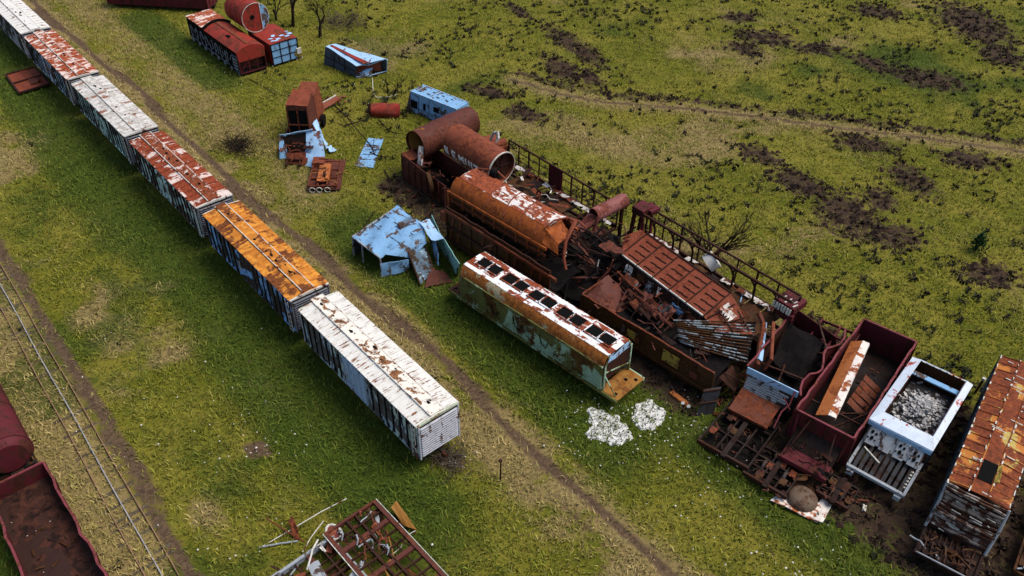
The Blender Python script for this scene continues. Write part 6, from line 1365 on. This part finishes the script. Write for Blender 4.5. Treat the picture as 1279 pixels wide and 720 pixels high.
t=thing('stake','thin dark stake standing in the grass beside the wheel track','stake',P(625,599),0); m=MB(); m.tube([(0,0,-.1),(.02,0,1.0),(0,.02,1.9)],.06,7,.045); part('shaft',m,M_['black'],t); m=MB(); m.box(-.09,.09,-.09,.09,1.88,2.05); part('head',m,M_['rustdark'],t)
# ------------------------------------------------------------------ bare trees and shrubs
def bare(name,label,base,h,r,seed,stems=1,lean=.15,cat='tree',twigs=True,mat='bark',depth=5,spreadk=.55):
    g=random.Random(seed); t=thing(name,label,cat,base,0); tr=MB(); cr_=MB()
    def grow(p,d,L,r,n):
        q=p+d*L*.5+V(g.uniform(-.08,.08),g.uniform(-.08,.08),0)*L; e=q+(d+V(g.uniform(-.2,.2),g.uniform(-.2,.2),.06)).normalized()*L*.5
        (tr if n==depth else cr_).tube([p,q,e],r,6 if n>2 else 4,r*.68)
        if n==0: return
        for _ in range(g.choice((2,2,3)) if n>1 else 3):
            dd=(d+V(g.uniform(-1,1),g.uniform(-1,1),g.uniform(-.25,.5))*spreadk*1.35).normalized(); grow(e if g.random()<.7 else q,dd,L*g.uniform(.62,.85),r*.6,n-1)
    for s in range(stems):
        a=g.uniform(0,6.28); k=lean*(1 if stems==1 else 2.2); grow(V(.25*math.cos(a),.25*math.sin(a),-.1) if stems>1 else V(0,0,-.1),V(k*math.cos(a),k*math.sin(a),1).normalized(),h*(.2 if stems==1 else .30),r,depth)
    part('trunk' if stems==1 else 'stem',tr,M_[mat],t); part('crown',cr_,M_[mat],t); return t
bare('bare_tree','tallest leafless tree with wide bare crown, standing near the brown brushwood heap',P(400,47),9.5,.28,3,1,.12,depth=6)
bare('bare_tree','leafless tree with two dark trunks standing behind the blue ended container',P(364,34),9,.26,8,2,.08,depth=6)
bare('bare_tree','slender leafless tree standing behind the red drum',P(345,26),8.5,.2,12,1,.1)
bare('bare_shrub','leafless shrub with brown brushwood heaped at its foot',P(428,34),3.6,.07,21,6,.5,'shrub',mat='twig',depth=3)
bare('bare_shrub','small upright dark shrub beyond the flattened branches, left of the blue van body',P(489,119),3.8,.08,31,5,.3,'shrub',depth=3,spreadk=.3)
bare('bare_shrub','spreading leafless shrub behind the ladder topped wagon',P(888,318),6.5,.12,44,9,.4,'shrub',depth=3,spreadk=.38)
bare('bare_shrub','tiny leafless sapling on the grass near the open tank shell',P(497,225),2.2,.04,61,3,.3,'shrub',mat='twig',depth=2)
def brush(label,px,py,rx,n,seed,mat,name='brushwood_pile',h=.9):
    c=P(px,py); g=random.Random(seed); m=MB()
    for _ in range(n):
        a=g.uniform(0,6.28); q=V(g.gauss(0,rx),g.gauss(0,rx*.7),g.uniform(0,h*.5)); d=V(math.cos(a),math.sin(a),g.uniform(-.1,.7))*g.uniform(.5,1.5); m.tube([q,q+d*.5+V(0,0,.1),q+d],.035,4,.015)
    o=solo(name,m,M_[mat],label,'brushwood',c,0); return o
brush('brown brushwood heap under the pale bare shrub',430,30,2.2,240,5,'twig')
brush('dark withered bramble clump on the grass beside the wheel track',298,184,1.1,230,6,'bark','withered_bramble')
brush('brown dead weeds under the end of the last cream white boxcar',560,574,.8,120,7,'twig','dead_weeds',.5)
def green_bush():
    t=thing('green_bush','small dark green bush standing alone between bare earth patches','bush',P(1218,314),0); g=random.Random(2); m=MB(); s=MB()
    for _ in range(260):
        z=abs(g.gauss(.9,.5)); r=max(.08,.85-.36*z); p=V(g.gauss(0,r*.6),g.gauss(0,r*.6),z+.1); d=V(g.uniform(-1,1),g.uniform(-1,1),g.uniform(0,1.2)).normalized()*g.uniform(.18,.4); w=d.cross(V(g.uniform(-1,1),g.uniform(-1,1),1)).normalized()*.09
        m.add([p,p+d*.5+w,p+d,p+d*.5-w],[(0,1,2,3)])
    for _ in range(7): a=g.uniform(0,6.28); s.tube([(0,0,-.05),(.2*math.cos(a),.2*math.sin(a),.9),(.35*math.cos(a),.35*math.sin(a),g.uniform(1.4,2.3))],.04,5,.02)
    part('foliage',m,M_['bush'],t); part('stem',s,M_['bark'],t)
green_bush()
# ------------------------------------------------------------------ loose scrap on the ground along the heap
def scraps(label,box,n,mats_,group,cat='scrap',name='scrap_piece',sz=(.25,.9)):
    for i in range(n):
        px=rnd.uniform(box[0],box[2]);py=rnd.uniform(box[1],box[3]); c=P(px,py); m=MB(); s=rnd.uniform(*sz); a=rnd.uniform(0,6.28); u=V(math.cos(a),math.sin(a),0)*s; v=V(-math.sin(a),math.cos(a),0)*s*rnd.uniform(.2,.6)
        if rnd.random()<.5: m.quadsheet(V(0,0,.12),u+V(0,0,.2),u+v+V(0,0,.3),v+V(0,0,.12),.05,3,3,.07)
        else: m.bar(V(0,0,.12),u*1.4+V(0,0,.22),.12,.1)
        solo(name,m,M_[rnd.choice(mats_)],label,cat,c,0,group)
scraps('small dark scrap lying below the end of the brown gondola',(885,470,925,520),14,['rustdark','darkgrey','rust'],'scrap below the brown gondola')
scraps('small pale scrap strewn between dome lid and grey hopper',(1030,600,1080,640),12,['rust','trimW','ochre','rustdark'],'scrap beside the dome lid')
scraps('small rusty scrap at the foot of the dark red base gondola',(500,215,560,262),9,['tankrust','rustdark','tankdark'],'scrap round the tanks')
scraps('small rusty scrap round the cabbed machine',(395,118,440,140),8,['tankrust','rustdark','rust'],'scrap round the machine')

clods_all(); grass_all()
# ------------------------------------------------------------------ light
SUN_EL=R(60); sd=V(.55,.80,0).normalized()
w=bpy.data.worlds.new('World'); sc.world=w; w.use_nodes=True; nt=w.node_tree; bg=nt.nodes['Background']
sky=nt.nodes.new('ShaderNodeTexSky'); sky.sky_type='NISHITA'; sky.sun_disc=False; sky.sun_elevation=SUN_EL; sky.sun_rotation=math.atan2(sd.x,sd.y); sky.dust_density=3; sky.altitude=100
nt.links.new(sky.outputs[0],bg.inputs[0]); bg.inputs[1].default_value=.105
l=bpy.data.lights.new('sun','SUN'); l.energy=2.0; l.angle=R(34); l.color=(1,.955,.88); lo=bpy.data.objects.new('sun',l); COL.objects.link(lo); lo.location=(0,0,80)
d=V(sd.x*math.cos(SUN_EL),sd.y*math.cos(SUN_EL),math.sin(SUN_EL)); lo.rotation_euler=d.to_track_quat('Z','Y').to_euler()
vs_=sc.view_settings; vs_.view_transform='Standard'; vs_.look='None'; vs_.exposure=0.82; vs_.gamma=1; vs_.use_curve_mapping=False
sc.render.resolution_x=1024; sc.render.resolution_y=576
